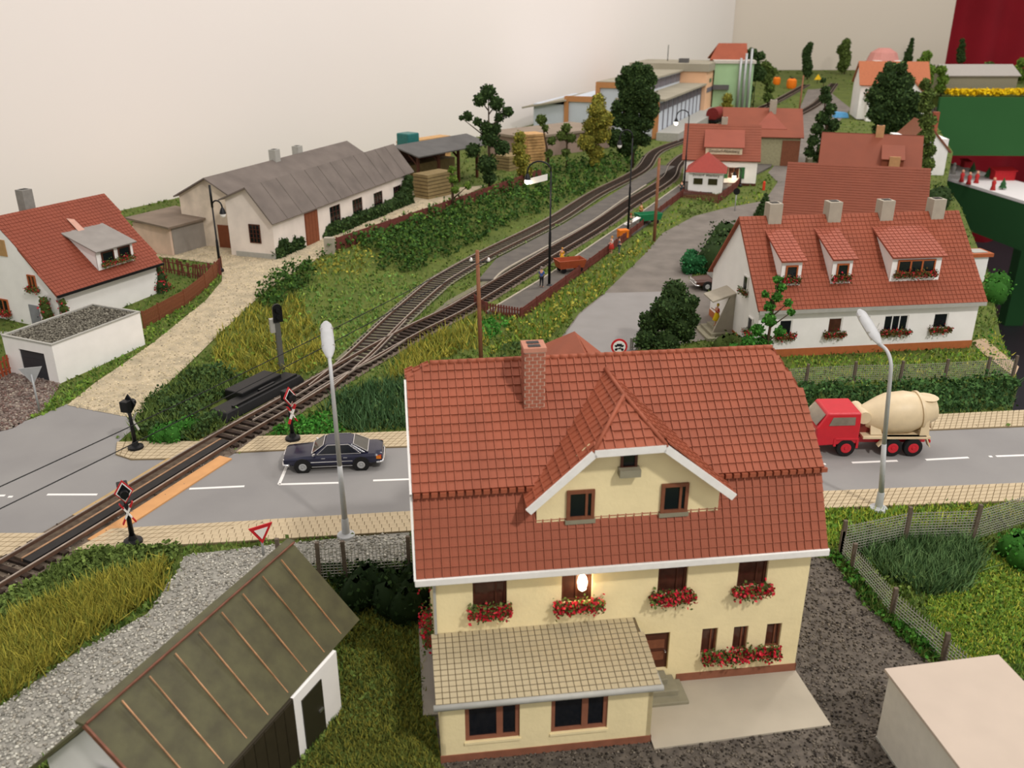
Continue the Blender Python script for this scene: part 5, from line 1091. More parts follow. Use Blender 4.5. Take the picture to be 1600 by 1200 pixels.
cross_signal('black level crossing signal seen from behind on the left sidewalk end', (213,703), 617, back=True, rz=2.9)
B = W(441, 580); H = top_h(B, 474)-B[2]; t = thing('light_signal', 'grey post light signal with black head on the grassy slope', 'railway signal', B, .5)
MB().box(-.16, .16, -.16, .16, -.2, H-1.1).build('post', mat('signal_grey', '5E5E58', .6, .06), t, bevel=.02); MB().box(-.45, -.1, -.1, .25, H-1.9, H-1.0).build('relay_box', greytrim, t)
MB().lathe([(.3,-.08),(.3,.08)], 14, (.05,-.15,H-.3), 'y').build('head_top', dkmetal, t); MB().box(-.25, .35, -.23, -.07, H-1.2, H-.3).build('head', dkmetal, t)
for k in (0, 1): MB().lathe([(.13,-.12),(.13,.04)], 10, (.05,-.28,H-.4-k*.45), 'y').build('lens_hood', dkmetal, t)
for k in range(6): MB().bar((-.2, .22, .5+k*.5), (.2, .22, .5+k*.5), .04).build('rung', greytrim, t)
def road_sign(label, base, cv, kind, rz=0, r=.55, name='road_sign'):
    B = W(*base); H = top_h(B, cv)-B[2]; t = thing(name, label, 'road sign', B, rz); MB().tube([(0,0,-.1), (0,0,H)], .06, 8).build('post', silver, t, smooth=True)
    if kind in ('yield', 'back'):
        T = lambda f, y: [(0,y,H-r*f*1.05), (r*f,y,H+r*f*.65), (-r*f,y,H+r*f*.65)]
        b = MB().slab(T(1, -.08), .06).build('sign_plate', signred if kind == 'yield' else silver, t)
        if kind == 'yield': MB().slab(T(.58, -.095), .012).build('sign_centre', signwhite, b)
    elif kind == 'ban':
        b = MB().lathe([(r,-.1),(r,-.04)], 24, (0,0,H), 'y').build('sign_plate', signred, t); MB().lathe([(r*.76,-.115),(r*.76,-.1)], 24, (0,0,H), 'y').build('sign_centre', signwhite, b)
        y = -.13; pg = MB().box(-.3, .3, y, y+.01, H+.03, H+.13); pg.box(-.17, .17, y, y+.01, H+.13, H+.22)
        pg.build('car_symbol', blk, b); p2 = MB().bar((-.22,y,H-.12), (.18,y,H-.12), .05, .05); p2.bar((-.02,y,H-.1), (.12,y,H-.0), .04); p2.build('motorcycle_symbol', blk, b)
        for x in (-.2, .22): MB().lathe([(.09,y-.002),(.09,y+.008)], 12, (x,0,H-.19), 'y').build('wheel_symbol', blk, b)
        for x in (-.2, .2): MB().lathe([(.06,y-.002),(.06,y+.008)], 12, (x,0,H+.03), 'y').build('wheel_symbol', blk, b)
    else: MB().lathe([(r,-.08),(r,-.03)], 16, (0,0,H), 'y').build('sign_plate', dkmetal, t)
    return t
road_sign('give way sign with red border beside the tiled sidewalk', (412,868), 831, 'yield', .6, .52)
road_sign('grey back of a triangular sign in front of the garage yard', (62,643), 585, 'back', PI+.3, .62)
road_sign('round red rimmed no vehicles sign next to the dense tree', (966,566), 541, 'ban', 0, .55)
road_sign('small dark round sign on the lawn before the station', (1148,330), 299, 'dark', 0, .4)
# ------------------------------------------------------------------ vehicles
def loft(mb, secs, n=16, ex=4.0):
    base = len(mb.V)
    for x, w, z0, z1 in secs:
        c, h = (z0+z1)/2, (z1-z0)/2
        for k in range(n):
            a = 2*PI*(k+.5)/n; ca, sa_ = math.cos(a), math.sin(a); q = (abs(ca)**ex+abs(sa_)**ex)**(-1/ex); mb.V.append((x, w*ca*q, c+h*sa_*q))
    m = len(secs)
    for i in range(m-1):
        for k in range(n): mb.F.append((base+i*n+k, base+i*n+(k+1) % n, base+(i+1)*n+(k+1) % n, base+(i+1)*n+k))
    mb.F += [tuple(base+k for k in range(n))[::-1], tuple(base+(m-1)*n+k for k in range(n))]; return mb
def wheel(par, x, y, r, w, rim, hub=.6):
    s = 1 if y > 0 else -1; t = MB().lathe([(r*.55,-w/2), (r*.93,-w/2), (r,-w*.3), (r,w*.3), (r*.93,w/2), (r*.55,w/2)], 24, (x, y, r), 'y').build('wheel', tyre, par, smooth=2)
    MB().lathe([(r*hub,0), (r*hub,w/2+.01), (r*hub*.8,w/2+.03), (r*.2,w/2+.0), (r*.16,w/2+.04), (.01,w/2+.045)] if s > 0 else [(.01,-w/2-.045), (r*.16,-w/2-.04), (r*.2,-w/2), (r*hub*.8,-w/2-.03), (r*hub,-w/2-.01), (r*hub,0)], 18, (x, y, r), 'y').build('hubcap', rim, t, smooth=2)
def make_car(label, loc, rz, paint, length=5.0, trim=chrome, cat='car'):
    t = thing('car', label, cat, loc, rz)
    b = MB(); loft(b, [(-2.5,.8,.42,.86), (-2.44,.86,.36,.9), (-2.1,.92,.3,.93), (-1.2,.935,.27,.94), (0,.94,.26,.945), (1.0,.935,.27,.935), (1.9,.92,.3,.87), (2.35,.88,.36,.83), (2.45,.82,.42,.78)], 20, 5)
    b.build('body', paint, t, smooth=2)
    g = MB(); top = [(-.95,.6), (.3,.58)]; V = [(-1.75,-.8,.9), (1.0,-.8,.9), (1.0,.8,.9), (-1.75,.8,.9), (-.95,-.62,1.4), (.32,-.62,1.4), (.32,.62,1.4), (-.95,.62,1.4)]
    g.add(V, [(3,2,1,0),(4,5,6,7),(0,1,5,4),(1,2,6,5),(2,3,7,6),(3,0,4,7)]); gh = g.build('cabin', paint, t, bevel=.07)
    def pane(A, nm, m=glass):
        q = [Vector(p) for p in A]; n_ = (q[1]-q[0]).cross(q[2]-q[0]).normalized(); MB().slab([tuple(p+n_*.02) for p in q], .015).build(nm, m, gh)
    L = lambda a, b_, f: Vector(a).lerp(Vector(b_), f)
    for s in (-1, 1):
        A, Bq, C, D = (-1.75,.8*s,.9), (1.0,.8*s,.9), (.32,.62*s,1.4), (-.95,.62*s,1.4)
        def P_(u, v): return L(L(A, Bq, u), L(D, C, u), v)
        for u0, u1, nm in ((.12,.22,'quarter_window'), (.245,.53,'side_window'), (.56,.88,'side_window')):
            q = [P_(u0+(.05 if nm[0] == 'q' else 0), .12), P_(u1, .12), P_(u1-(.02 if u1 > .8 else 0), .86), P_(u0+(.05 if nm[0] == 'q' else 0), .86)]
            pane(q if s < 0 else q[::-1], nm)
        fr = [P_(.1,.06), P_(.93,.06), P_(.9,.93), P_(.13,.93)]
        off = Vector((0, .025*s, .01))
        for a, b_ in zip(fr, fr[1:]+fr[:1]): MB().bar(a+off, b_+off, .03).build('chrome_trim', trim, gh)
    pane([(1.0,-.68,.97), (1.0,.68,.97), (.42,.56,1.33), (.42,-.56,1.33)], 'windscreen', mat('car_glass', '4C4A42', .12, .05, spec=.5)); pane([(-1.75,.68,.97), (-1.75,-.68,.97), (-1.05,-.56,1.33), (-1.05,.56,1.33)], 'rear_window', mat('car_glass', '4C4A42'))
    for x0, s in ((1.0, 1), (-1.75, -1)):
        x1 = .4 if s > 0 else -1.04; o_ = Vector((.03*s, 0, .02)); q = [Vector((x0,-.7,.95)), Vector((x0,.7,.95)), Vector((x1,.58,1.35)), Vector((x1,-.58,1.35))]
        for a, b_ in zip(q, q[1:]+q[:1]): MB().bar(a+o_, b_+o_, .035).build('chrome_trim', trim, gh)
    for x in (1.5, -1.42):
        for s in (-1, 1):
            MB().lathe([(.43,-.015),(.43,.015)], 24, (x, .935*s, .36), 'y').build('wheel_arch', tyre, t); wheel(t, x, .86*s, .335, .2, silver)
    for s in (-1, 1):
        MB().box(-1.0, 1.08, .935*s-.012, .935*s+.012, .56, .6).build('side_moulding', trim, t); MB().box(-.98, 1.05, .93*s-.015, .93*s+.015, .3, .34).build('sill_moulding', trim, t)
        MB().box(-2.46, -2.3, .5*s-.32*s if s > 0 else -.9, .9 if s > 0 else -.18, .6, .8).build('tail_lamp', mat('tail_lamp', 'B0301C', .3), t); MB().box(-2.44, -2.2, .88*s-.03, .88*s+.03, .62, .78).build('indicator', mat('amber_lens', 'D07A20', .3), t)
        MB().box(2.32, 2.47, .56*s-.24, .56*s+.24, .56, .74).build('headlamp', signwhite, t, bevel=.02); MB().bar((.85,.86*s,.98), (.95,1.0*s,1.0), .09).build('mirror', trim, t)
        MB().bar((.35,.95*s,.78), (.55,.95*s,.78), .03).build('door_handle', trim, t); MB().bar((-.75,.95*s,.78), (-.55,.95*s,.78), .03).build('door_handle', trim, t)
    for x, s in ((2.5, 1), (-2.55, -1)):
        mb = MB(); mb.tube([(x-.35*s,-.93,.45), (x-.06*s,-.88,.45), (x,-.6,.45), (x,.6,.45), (x-.06*s,.88,.45), (x-.35*s,.93,.45)], .065, 8); mb.build('bumper', trim, t, smooth=True)
    MB().box(2.42, 2.5, -.28, .28, .52, .78).build('grille', trim, t, bevel=.02)
    return t
f0, f1 = Vector(flat(474, 740)), Vector(flat(567.5, 735.8)); d = (f0-f1).normalized(); mid = (f0+f1)/2; nrm_ = Vector((d.y, -d.x)); nrm_ = nrm_ if nrm_.y > 0 else -nrm_
mid = mid+nrm_*.93; make_car('dark blue saloon car with chrome trim parked on the road', (mid.x, mid.y, .03), math.atan2(d.y, d.x), navy)
f0 = Vector(flat(1089, 455)); make_car('dark brown saloon car half hidden behind the white house gable', (f0.x+2.2, f0.y+1.0, .08), PI+.12, mat('brown_car_paint', '4A2E24', .35, .04))
f0, f1 = Vector(flat(1319, 714)), Vector(flat(1424, 714)); d = (f0-f1).normalized(); nrm_ = Vector((-d.y, d.x)); nrm_ = nrm_ if nrm_.y > 0 else -nrm_; o_ = f0+nrm_*1.1
TR = thing('cement_mixer', 'red cab cement mixer truck with beige drum on the road', 'truck', (o_.x, o_.y, .03), math.atan2(d.y, d.x)); wb = (f0-f1).length
cb = MB(); X0, X1 = -.6, 1.55
cb.add([(X0,-1.1,.75), (X1,-1.1,.6), (X1,1.1,.6), (X0,1.1,.75), (X0,-1.1,1.75), (X1+.1,-1.1,1.6), (X1+.1,1.1,1.6), (X0,1.1,1.75), (X0,-1.0,2.45), (X1-.45,-1.0,2.42), (X1-.45,1.0,2.42), (X0,1.0,2.45)], [(3,2,1,0),(0,1,5,4),(1,2,6,5),(2,3,7,6),(3,0,4,7),(4,5,9,8),(5,6,10,9),(6,7,11,10),(7,4,8,11),(8,9,10,11)])
cab_ = cb.build('cab', redp, TR, bevel=.07)
MB().slab([(X1+.09,-.92,1.72), (X1+.09,.92,1.72), (X1-.35,.86,2.3), (X1-.35,-.86,2.3)], -.03).build('windscreen', truckglass, cab_)
for s in (-1, 1):
    q = [(-.3,1.1*s,1.82), (1.05,1.1*s,1.78), (.85,1.04*s,2.22), (-.3,1.04*s,2.24)]; q = q if s > 0 else q
    nn_ = Vector((0, .02*s, 0)); MB().slab([tuple(Vector(p)+nn_) for p in (q[::-1] if s > 0 else q)], .03).build('side_window', truckglass, cab_)
    MB().box(-.55, .62, 1.0*s-.14, 1.0*s+.14, .95, 1.08).build('fender', redp, TR, bevel=.03); MB().box(-.62, -.5, 1.0*s-.13, 1.0*s+.13, .5, 1.05).build('fender_flap', redp, TR); MB().box(.55, .68, 1.0*s-.13, 1.0*s+.13, .6, 1.05).build('fender_flap', redp, TR)
    MB().box(X1-.02, X1+.12, .6*s-.18, .6*s+.18, .66, .86).build('headlamp', signwhite, TR)
MB().box(X1+.06, X1+.14, -.85, .85, .95, 1.45).build('grille', mat('pale_grille', 'C8BCA8', .5), cab_); MB().box(X1-.1, X1+.22, -1.12, 1.12, .42, .66).build('bumper', redp, TR, bevel=.04)
MB().box(X1+.2, X1+.24, -.3, .3, .46, .58).build('number_plate', signwhite, TR)
RX = -wb
MB().box(RX-.9, .4, -.4, .4, .5, .82).build('chassis', redp, TR); MB().box(RX-.85, -.85, -1.05, 1.05, .98, 1.12).build('platform', cream, TR, bevel=.02)
for x in (0, RX+1.07, RX):
    for y in (-.98, .98): wheel(TR, x, y, .5, .32, redp, .55)
for s in (-1, 1):
    MB().slab([(RX+1.9,1.08*s-.2,.62), (RX+1.9,1.08*s+.1,.62), (RX+1.55,1.08*s+.1,1.08), (RX+1.55,1.08*s-.2,1.08)], .06).build('mudguard', cream, TR); MB().box(RX-.65, RX+1.6, .98*s-.18, .98*s+.18, 1.04, 1.12).build('mudguard', cream, TR); MB().slab([(RX-.62,1.08*s-.25,1.08), (RX-.62,1.08*s+.1,1.08), (RX-.85,1.08*s+.1,.6), (RX-.85,1.08*s-.25,.6)], .06).build('mudguard', cream, TR)
    MB().slab([(-1.3,.75*s,1.1), (-1.3,.35*s,2.0), (-1.7,.35*s,2.0), (-1.9,.75*s,1.1)], .12).build('drum_support', cream, TR); MB().slab([(RX-.3,.8*s,1.1), (RX-.45,.6*s,2.2), (RX-.75,.6*s,2.2), (RX-.8,.8*s,1.1)], .12).build('drum_support', cream, TR)
dm_ = MB(); dm_.lathe([(.3,-.05), (.6,.0), (1.02,1.0), (1.12,1.35), (1.12,2.3), (.95,2.9), (.62,3.75), (.5,3.8)], 28)
dr_ = dm_.build('drum', cream, TR, smooth=2); dr_.location = (-1.05, 0, 1.8); dr_.rotation_euler = (0, -PI/2+.13, 0)
rg = MB().lathe([(1.02,2.82), (1.05,2.82), (1.05,2.94), (.98,2.94)], 28).build('drum_ring', cream, dr_, smooth=2)
for k in range(3):
    a = k*2*PI/3; MB().bar((1.1*math.cos(a), 1.1*math.sin(a), 1.35), (1.1*math.cos(a+.5), 1.1*math.sin(a+.5), 2.3), .03).build('drum_rib', cream, dr_)
MB().tube([(-.9,-.75,2.05), (-.9,.75,2.05)], .34, 16).build('water_tank', cream, TR, smooth=2); MB().box(-1.35, -.8, -.5, .5, 1.1, 1.8).build('pump_block', mat('red_brown_box', '7A3028', .5), TR)
hp = MB().lathe([(.25,-.4), (.52,.15), (.6,.18)], 14, (RX-.75, 0, 2.75)).build('hopper', cream, TR, smooth=2)
MB().slab([(RX-.7,-.3,2.3), (RX-.7,.3,2.3), (RX-1.25,.25,1.7), (RX-1.25,-.25,1.7)], .1).build('chute', cream, TR); MB().slab([(RX-1.0,-.28,1.9), (RX-1.0,.28,1.9), (RX-1.3,.2,1.2), (RX-1.3,-.2,1.2)], .08).build('chute', cream, TR)
MB().box(RX-.95, RX-.88, -.9, -.7, .7, .85).build('tail_lamp', signred, TR); MB().box(RX-.95, RX-.88, .7, .9, .7, .85).build('tail_lamp', signred, TR)
def cart(label, px, rz, m, L=2.6, Wd=1.5):
    t = thing('platform_cart', label, 'cart', W(*px, .25), rz); z0, z1 = .5, 1.15; a, b = L/2, Wd/2
    for q, nm in (([(-a,-b,z1), (-a*.88,-b*.85,z0), (a*.88,-b*.85,z0), (a,-b,z1)], 'side_panel'), ([(a,b,z1), (a*.88,b*.85,z0), (-a*.88,b*.85,z0), (-a,b,z1)], 'side_panel'), ([(-a,b,z1), (-a*.88,b*.85,z0), (-a*.88,-b*.85,z0), (-a,-b,z1)], 'end_panel'), ([(a,-b,z1), (a*.88,-b*.85,z0), (a*.88,b*.85,z0), (a,b,z1)], 'end_panel')): MB().slab(q, .08).build(nm, m, t)
    MB().box(-a*.88, a*.88, -b*.85, b*.85, z0-.06, z0+.02).build('floor_board', m, t)
    for x in (-a*.6, a*.6):
        for y in (-b*.7, b*.7): MB().lathe([(.24,-.05),(.24,.05)], 12, (x,y,.24), 'y').build('wheel', dkmetal, t)
    MB().bar((-a,0,.5), (-a-.9,0,.75), .06).build('drawbar', dkmetal, t); return t
cart('rust brown platform cart beside the oxblood fence', (890,424), .35, mat('cart_brown', '9A4A2C', .5, .08)); cart('green platform cart next to the wooden pole', (1012,349), .35, mat('cart_green', '1E7A4E', .5, .06), 2.8)
t = thing('crate', 'small orange crate on the platform by the unlit lamp', 'crate', W(973, 371, .25), .3); MB().box(-.5, .5, -.4, .4, 0, .85).build('box', mat('orange_crate', 'E07A1C', .6), t, bevel=.04); MB().box(-.52, .52, -.42, .42, .7, .8).build('lid', mat('orange_crate', 'E07A1C'), t)
t = thing('pale_board', 'white sloping board leaning on the platform fence', 'board', W(990, 356, .25), .85); MB().slab([(-1.2,0,.5), (1.3,0,.9), (1.3,.5,.95), (-1.2,.5,.55)], .08).build('plank', signwhite, t)
for x in (-1.0, 1.1): MB().box(x, x+.08, .1, .4, 0, .6 if x < 0 else .85).build('leg', greytrim, t)
for lab, u, v, s in (('round orange container left of the far crossing', 1213, 132, 1.1), ('round orange container beside the far lamp pole', 1236, 138, 1.4)):
    t = thing('container', lab, 'container', W(u, v)); MB().lathe([(s*.8,0), (s,s*.5), (s*.95,s*1.6), (s*.6,s*1.9)], 14).build('drum', mat('bright_orange', 'E87A18', .5), t, smooth=2); MB().lathe([(s*.3,s*1.9), (s*.3,s*2.1)], 10).build('cap', dkmetal, t)
t = thing('warning_sign', 'tiny yellow triangle sign at the far end of the line', 'road sign', W(1277, 130)); MB().tube([(0,0,0),(0,0,1.2)], .1, 6).build('post', dkmetal, t); MB().slab([(-1.1,-.1,1.0), (1.1,-.1,1.0), (0,-.1,2.6)], .1).build('plate', mat('sign_yellow', 'F0C020', .5), t)
t = thing('tarpaulin', 'light blue sheet beside the pole in front of the farmhouse', 'sheet', W(1314, 184)); MB().add([(-1.6,-.6,0),(1.6,-.6,0),(1.6,1.5,0),(-1.6,1.5,0),(-1.2,-.3,1.2),(1.3,-.3,1.0),(1.2,1.2,1.1),(-1.2,1.2,1.3)], [(3,2,1,0),(4,5,6,7),(0,1,5,4),(1,2,6,5),(2,3,7,6),(3,0,4,7)]).build('cloth', mat('sky_blue_sheet', '5AA0D0', .6), t, bevel=.1)
t = thing('marker_post', 'small red orange post on the lawn before the station', 'post', W(1193, 297)); MB().lathe([(.18,0), (.18,1.0), (.1,1.15)], 8).build('post', mat('marker_red', 'E0442A', .5), t)
t = thing('garden_shed', 'tiny white shed with orange rimmed top at the table edge behind the white house', 'shed', (39.4, 74.0, 0), A74)
MB().box(0, 1.5, 0, 1.4, -.1, 2.3).build('wall', white, t); MB().box(-.25, 1.75, -.25, 1.65, 2.3, 2.6).build('roof_rim', orangewood, t); MB().box(.1, 1.4, .1, 1.3, 2.6, 2.66).build('roof', greytrim, t)
patch('path', WP([(1518,534),(1538,529),(1592,574),(1585,590),(1532,550)]), .05, mat('tan_path', 'B0987C', .9, .08, 1), 1)
# ================================================================== trees and shrubs
tree('tall open dark tree with spreading side branches behind the lumber shelter fence', None or 'x', (0,0), [], DARKG) if False else None
TREES = [
 ('tall dark tree with spreading side branches in front of the lumber shelter', (765,303), [(763,145,13),(750,156,11),(776,162,12),(793,175,9),(780,184,8),(731,182,8),(721,184,4),(746,190,7),(759,198,10),(774,201,10),(765,216,15),(739,235,12),(784,231,13),(761,257,16),(765,278,11)], DARKG, .24),
 ('yellow green columnar tree between shelter and fresh timber', (817,288), [(812,215,10),(811,232,12),(815,250,13),(820,268,13)], OLIVE, .22),
 ('thin lime green sapling in front of the shelter posts', (708,330), [(706,265,6),(708,280,8),(711,297,7),(731,290,6)], LIME, .2),
 ('small blue green tree before the storage hall', (858,262), [(846,187,9),(852,200,6),(862,220,7),(858,240,7)], GREEN, .22),
 ('small open green tree next to the olive tree', (886,262), [(885,200,8),(878,212,9),(892,216,8),(884,238,7)], GREEN, .22),
 ('broad olive tree left of the big dark tree', (927,268), [(936,157,11),(932,172,15),(942,186,15),(925,196,15),(940,210,14),(917,222,15),(931,238,13),(929,252,9)], OLIVE, .24),
 ('big dark tree hiding the middle of the blue factory', (988,262), [(996,108,12),(979,112,10),(1011,112,11),(974,129,13),(992,129,17),(1015,125,12),(981,147,15),(1004,147,17),(1019,155,13),(989,166,19),(1015,172,15),(966,166,11),(962,185,14),(983,189,17),(1007,192,15),(989,209,15),(962,215,15),(1007,219,11),(981,228,17)], DARKG, .28),
 ('dense dark tree by the round road sign and the street', (1045,556), [(1055,457,20),(1040,480,24),(1068,478,22),(1020,508,22),(1060,508,26),(1083,500,12),(1006,528,17),(1040,532,22),(1072,522,16),(1083,468,9)], DARKG, .16),
 ('sparse light green young tree in front of the white house wall', (1192,584), [(1216,437,7),(1221,450,8),(1214,464,9),(1232,474,7),(1204,480,9),(1196,460,6),(1201,498,11),(1184,516,11),(1218,518,9),(1170,534,13),(1196,536,12),(1148,545,9),(1236,487,6)], BRIGHT, .15),
 ('tall dark spruce with drooping tiers beside the goods yard road', (1291,262), [(1286,126,4),(1289,140,7),(1290,153,10),(1297,170,10),(1286,184,12),(1303,196,11),(1276,201,10),(1294,212,12),(1270,220,10),(1266,238,9),(1280,246,9),(1287,230,11)], DARKG, .3),
 ('very broad dark tree in front of the farmhouse', (1395,245), [(1392,107,11),(1407,105,9),(1385,125,17),(1410,130,19),(1372,150,19),(1400,155,25),(1425,160,19),(1370,175,17),(1395,185,25),(1420,190,21),(1376,202,13),(1432,200,14)], DARKG, .34),
 ('narrow dark tree standing between the broad tree and the green skirt', (1448,285), [(1447,132,9),(1450,148,11),(1446,166,11),(1450,190,13),(1446,213,13),(1452,235,12),(1446,255,12),(1441,272,10)], GREEN, .28),
 ('lime green tree top rising beside the red curtain edge', (1448,150), [(1448,87,8),(1444,98,10),(1451,110,10),(1446,124,11)], LIME, .36),
 ('small lime bush tree between the lime tree and the barn', (1470,150), [(1470,110,8),(1472,124,9),(1469,137,8)], LIME, .36),
 ('slim dark poplar at the back beside the far track', (1261,124), [(1266,70,5),(1262,80,7),(1260,92,7),(1262,104,8),(1262,114,7)], DARKG, .36),
 ('slim two toned poplar at the back before the farmhouse', (1319,116), [(1322,67,7),(1318,78,9),(1321,92,9),(1317,104,9)], GREEN, .36),
 ('thin pointed poplar right behind the farmhouse roof', (1417,112), [(1426,62,3),(1423,72,4),(1420,84,6),(1417,97,8)], DARKG, .36),
 ('dim poplar standing in front of the red curtain', (1502,112), [(1503,64,4),(1502,78,6),(1502,92,7)], DARKG, .36),
 ('short dark tree at the end of the barn', (1546,130), [(1545,104,8),(1548,118,8)], GREEN, .36),
 ('lime shrub tree at the far edge beside the short dark tree', (1588,130), [(1583,114,11),(1596,98,8),(1598,118,10)], LIME, .36),
 ('dark bushy tree left of the far glowing lamp', (1172,170), [(1175,84,9),(1189,87,7),(1175,100,12),(1183,115,13),(1166,118,8),(1168,140,10),(1166,152,10)], DARKG, .34),
 ('brown green bushy tree right of the far glowing lamp', (1200,168), [(1196,105,10),(1207,112,8),(1199,122,10),(1203,138,8),(1199,152,8)], GREEN, .34),
 ('small olive bush beside the red freight wagon', (1136,178), [(1136,153,8),(1135,165,9)], OLIVE, .3),
]
for lab, base, bl, col, sz in TREES:
    if 'poplar' in lab: bl = bl+[tuple(np.add(a, b)/2) for a, b in zip(bl, bl[1:])]
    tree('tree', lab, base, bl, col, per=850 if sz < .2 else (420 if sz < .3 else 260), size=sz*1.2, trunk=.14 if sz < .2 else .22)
def conifer(label, base, top, w, cols=DARKG):
    B = W(*base); H = top_h(B, top)-B[2]; t = thing('conifer', label, 'tree', B); L = []
    for k in range(7): f = k/7; L += [(math.cos(a)*w*(1-f)*.6, math.sin(a)*w*(1-f)*.6, H*(.08+f*.88), w*(1-f)*.42+.08) for a in np.arange(0, 6.2, 1.05)]
    foliage('needles', L, 500, .16, cols, t); MB().tube([(0,0,-.1), (0,0,H)], [.12,.02], 6).build('trunk', barkm, t); return t
conifer('small pointed conifer between the street and the white house chimney', (1193,340), 297, 1.15)
def shrub(label, pts, r, cols, sz=.2, per=110, name='shrub', cat='shrub', hmul=1.0):
    P = [Vector(W(*p[:2])) for p in pts]; B = P[0].copy(); t = thing(name, label, cat, tuple(B)); foliage('foliage', [(*(p-B).xy, (p-B).z+r*.55*hmul, r*(q[2] if len(q) > 2 else 1)) for p, q in zip(P, pts)], per, sz, cols, t)
    mb = MB()
    for p in P: q = p-B; mb.tube([q+Vector((0,0,-.1)), q+Vector((0,0,r*.6))], [.08,.03], 5)
    mb.build('stems', barkm, t, kind='stuff'); return t
shrub('bright green leafy bush on the corner by the rear facing crossing signal', [(262,684), (280,680), (298,676), (270,690), (250,690)], .62, BRIGHT, .15, 600)
shrub('dark rounded bushes behind the street hedge beside the white house', [(1125,412), (1136,405), (1118,425), (1132,390)], 2.0, DARKG, .24)
hd = thing('hedge', 'clipped bright green hedge above the brown car', 'hedge', W(1078, 428)); foliage('foliage', [(k*.5, .05*k+.1*math.sin(k), z, .6) for k in range(11) for z in (.5, 1.15)]+[(-.3+.2*k, .6*k, z, .6) for k in range(5) for z in (.5, 1.15)], 330, .2, pal('2E6A3E', '3A7A48', '255A34'), hd)
shrub('dark bush behind the last white house chimney at the table edge', [(1460,322), (1468,317), (1464,326)], 1.5, DARKG, .3, 80)
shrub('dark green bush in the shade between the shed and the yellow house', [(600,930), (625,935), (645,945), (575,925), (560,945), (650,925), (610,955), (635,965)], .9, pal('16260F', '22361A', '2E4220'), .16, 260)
shrub('leafy green bush at the corner of the bright lawn', [(1580,868), (1600,862), (1625,870), (1596,885)], .75, BRIGHT, .15, 280)
shrub('small round bush at the table edge below the white house corner', [(1552,470), (1556,455)], 1.2, BRIGHT, .2, 120)
shrub('green flowering bush under the gable corner of the white house', [(1140,548), (1128,552), (1155,552)], .9, GREEN, .17, 160)
sm_ = thing('bare_shrub', 'grey wiry leafless shrub in front of the white house wall', 'shrub', W(1352, 548)); mb = MB()
for k in range(60): a = random.uniform(0, 6.28); r = random.uniform(.2, .9); mb.tube([(0,0,0), (math.cos(a)*r*.5, math.sin(a)*r*.4, random.uniform(.6, 1.3)), (math.cos(a)*r, math.sin(a)*r*.5, random.uniform(.9, 2.4))], [.025,.015,.008], 4, False)
mb.build('twigs', mat('twig_grey', '6C7264', .9), sm_, kind='stuff')
# ------------------------------------------------------------------ ground cover
EXC = [ROADN+ROADF, SAND, BEDM, BEDS] + [[flat(*p) for p in q] for q in (
 [(115,866),(72,836),(175,829),(350,819),(642,802),(1287,770),(1600,757),(1760,751),(1760,779),(1600,785),(1290,797),(642,834),(350,852)], [(-240,874),(-160,836),(72,836),(15,874)], [(369,709),(640,700),(1450,674),(1700,663),(1700,636),(1455,650),(640,675),(478,681),(403,683)], [(181,712),(205,720),(272,719),(320,691),(230,691),(183,693)],
 [(-60,1130),(0,1105),(120,1020),(230,960),(272,900),(290,868),(440,850),(640,832),(640,880),(500,885),(430,900),(300,1000),(60,1200),(-60,1260)], [(680,850),(1262,870),(1300,875),(1350,940),(1450,1035),(1520,1060),(1700,1200),(1700,1400),(690,1400),(690,1193)], [(-60,600),(30,570),(95,600),(70,640),(20,670),(-60,690)],
 [(748,440),(775,408),(880,353),(948,311),(1000,278),(1030,260),(1055,262),(1010,289),(972,314),(920,350),(845,392),(790,423),(770,440)], [(762,491),(810,462),(862,430),(935,380),(1003,334),(1064,290),(1120,262),(1190,215),(1215,222),(1205,262),(1150,290),(1122,303),(1066,305),(1022,345),(950,396),(900,431),(860,462),(816,495)],
 [(875,530),(905,490),(945,458),(1005,400),(1035,365),(1085,338),(1140,324),(1195,314),(1215,285),(1200,270),(1232,235),(1245,180),(1262,140),(1290,138),(1330,170),(1290,210),(1262,262),(1232,300),(1225,335),(1150,352),(1100,385),(1085,420),(1078,440),(1125,470),(1110,530),(1060,540),(1010,520),(990,560),(870,560)],
 [(610,545),(700,470),(760,437),(800,425),(760,465),(690,500),(640,530)])]
def foot(root, x0, x1, y0, y1): return [onto(root, x, y, 0)[:2] for x, y in ((x0,y0), (x1,y0), (x1,y1), (x0,y1))]
EXC += [foot(YHS, -13.2, .3, -.6, 8.4), foot(YHS, -12.8, .2, -2.8, 0), foot(WHO, -.1, WL, 0, 9.2), foot(HB, 0, 12.6, 0, 9), foot(HC, 0, 11, 0, 9), foot(HL, -.2, 9.5, -.1, 10.6), foot(GL_, -.1, 7.3, -.1, 4.5), foot(S1, 0, 28.6, 0, 4.6), foot(S2, 0, 26, 0, 6.4), foot(LT, -.3, 5.8, 0, 5), foot(ST_, 0, 9.6, 0, 9), foot(KI, 0, 4.3, 0, 4.4), foot(BR, -3, 16, 0, 9), foot(FA, -1, FL+14, -4.3, 24), foot(pb, 0, 17, 0, 16), foot(FW, 0, 13.5, 0, 11), foot(EH, 0, 6.4, 0, 7)]
ms = [tuple((Matrix.Rotation(sa, 3, 'Z') @ Vector((x, y*sgn, 0))+Vector((R0s.x, R0s.y, 0))).xy) for x, y in ((XE+.6, yE-1.2), (Ltot, yE-1.2), (Ltot, -half+.2), (XE+.6, -half+.2))]; EXC.append(ms)
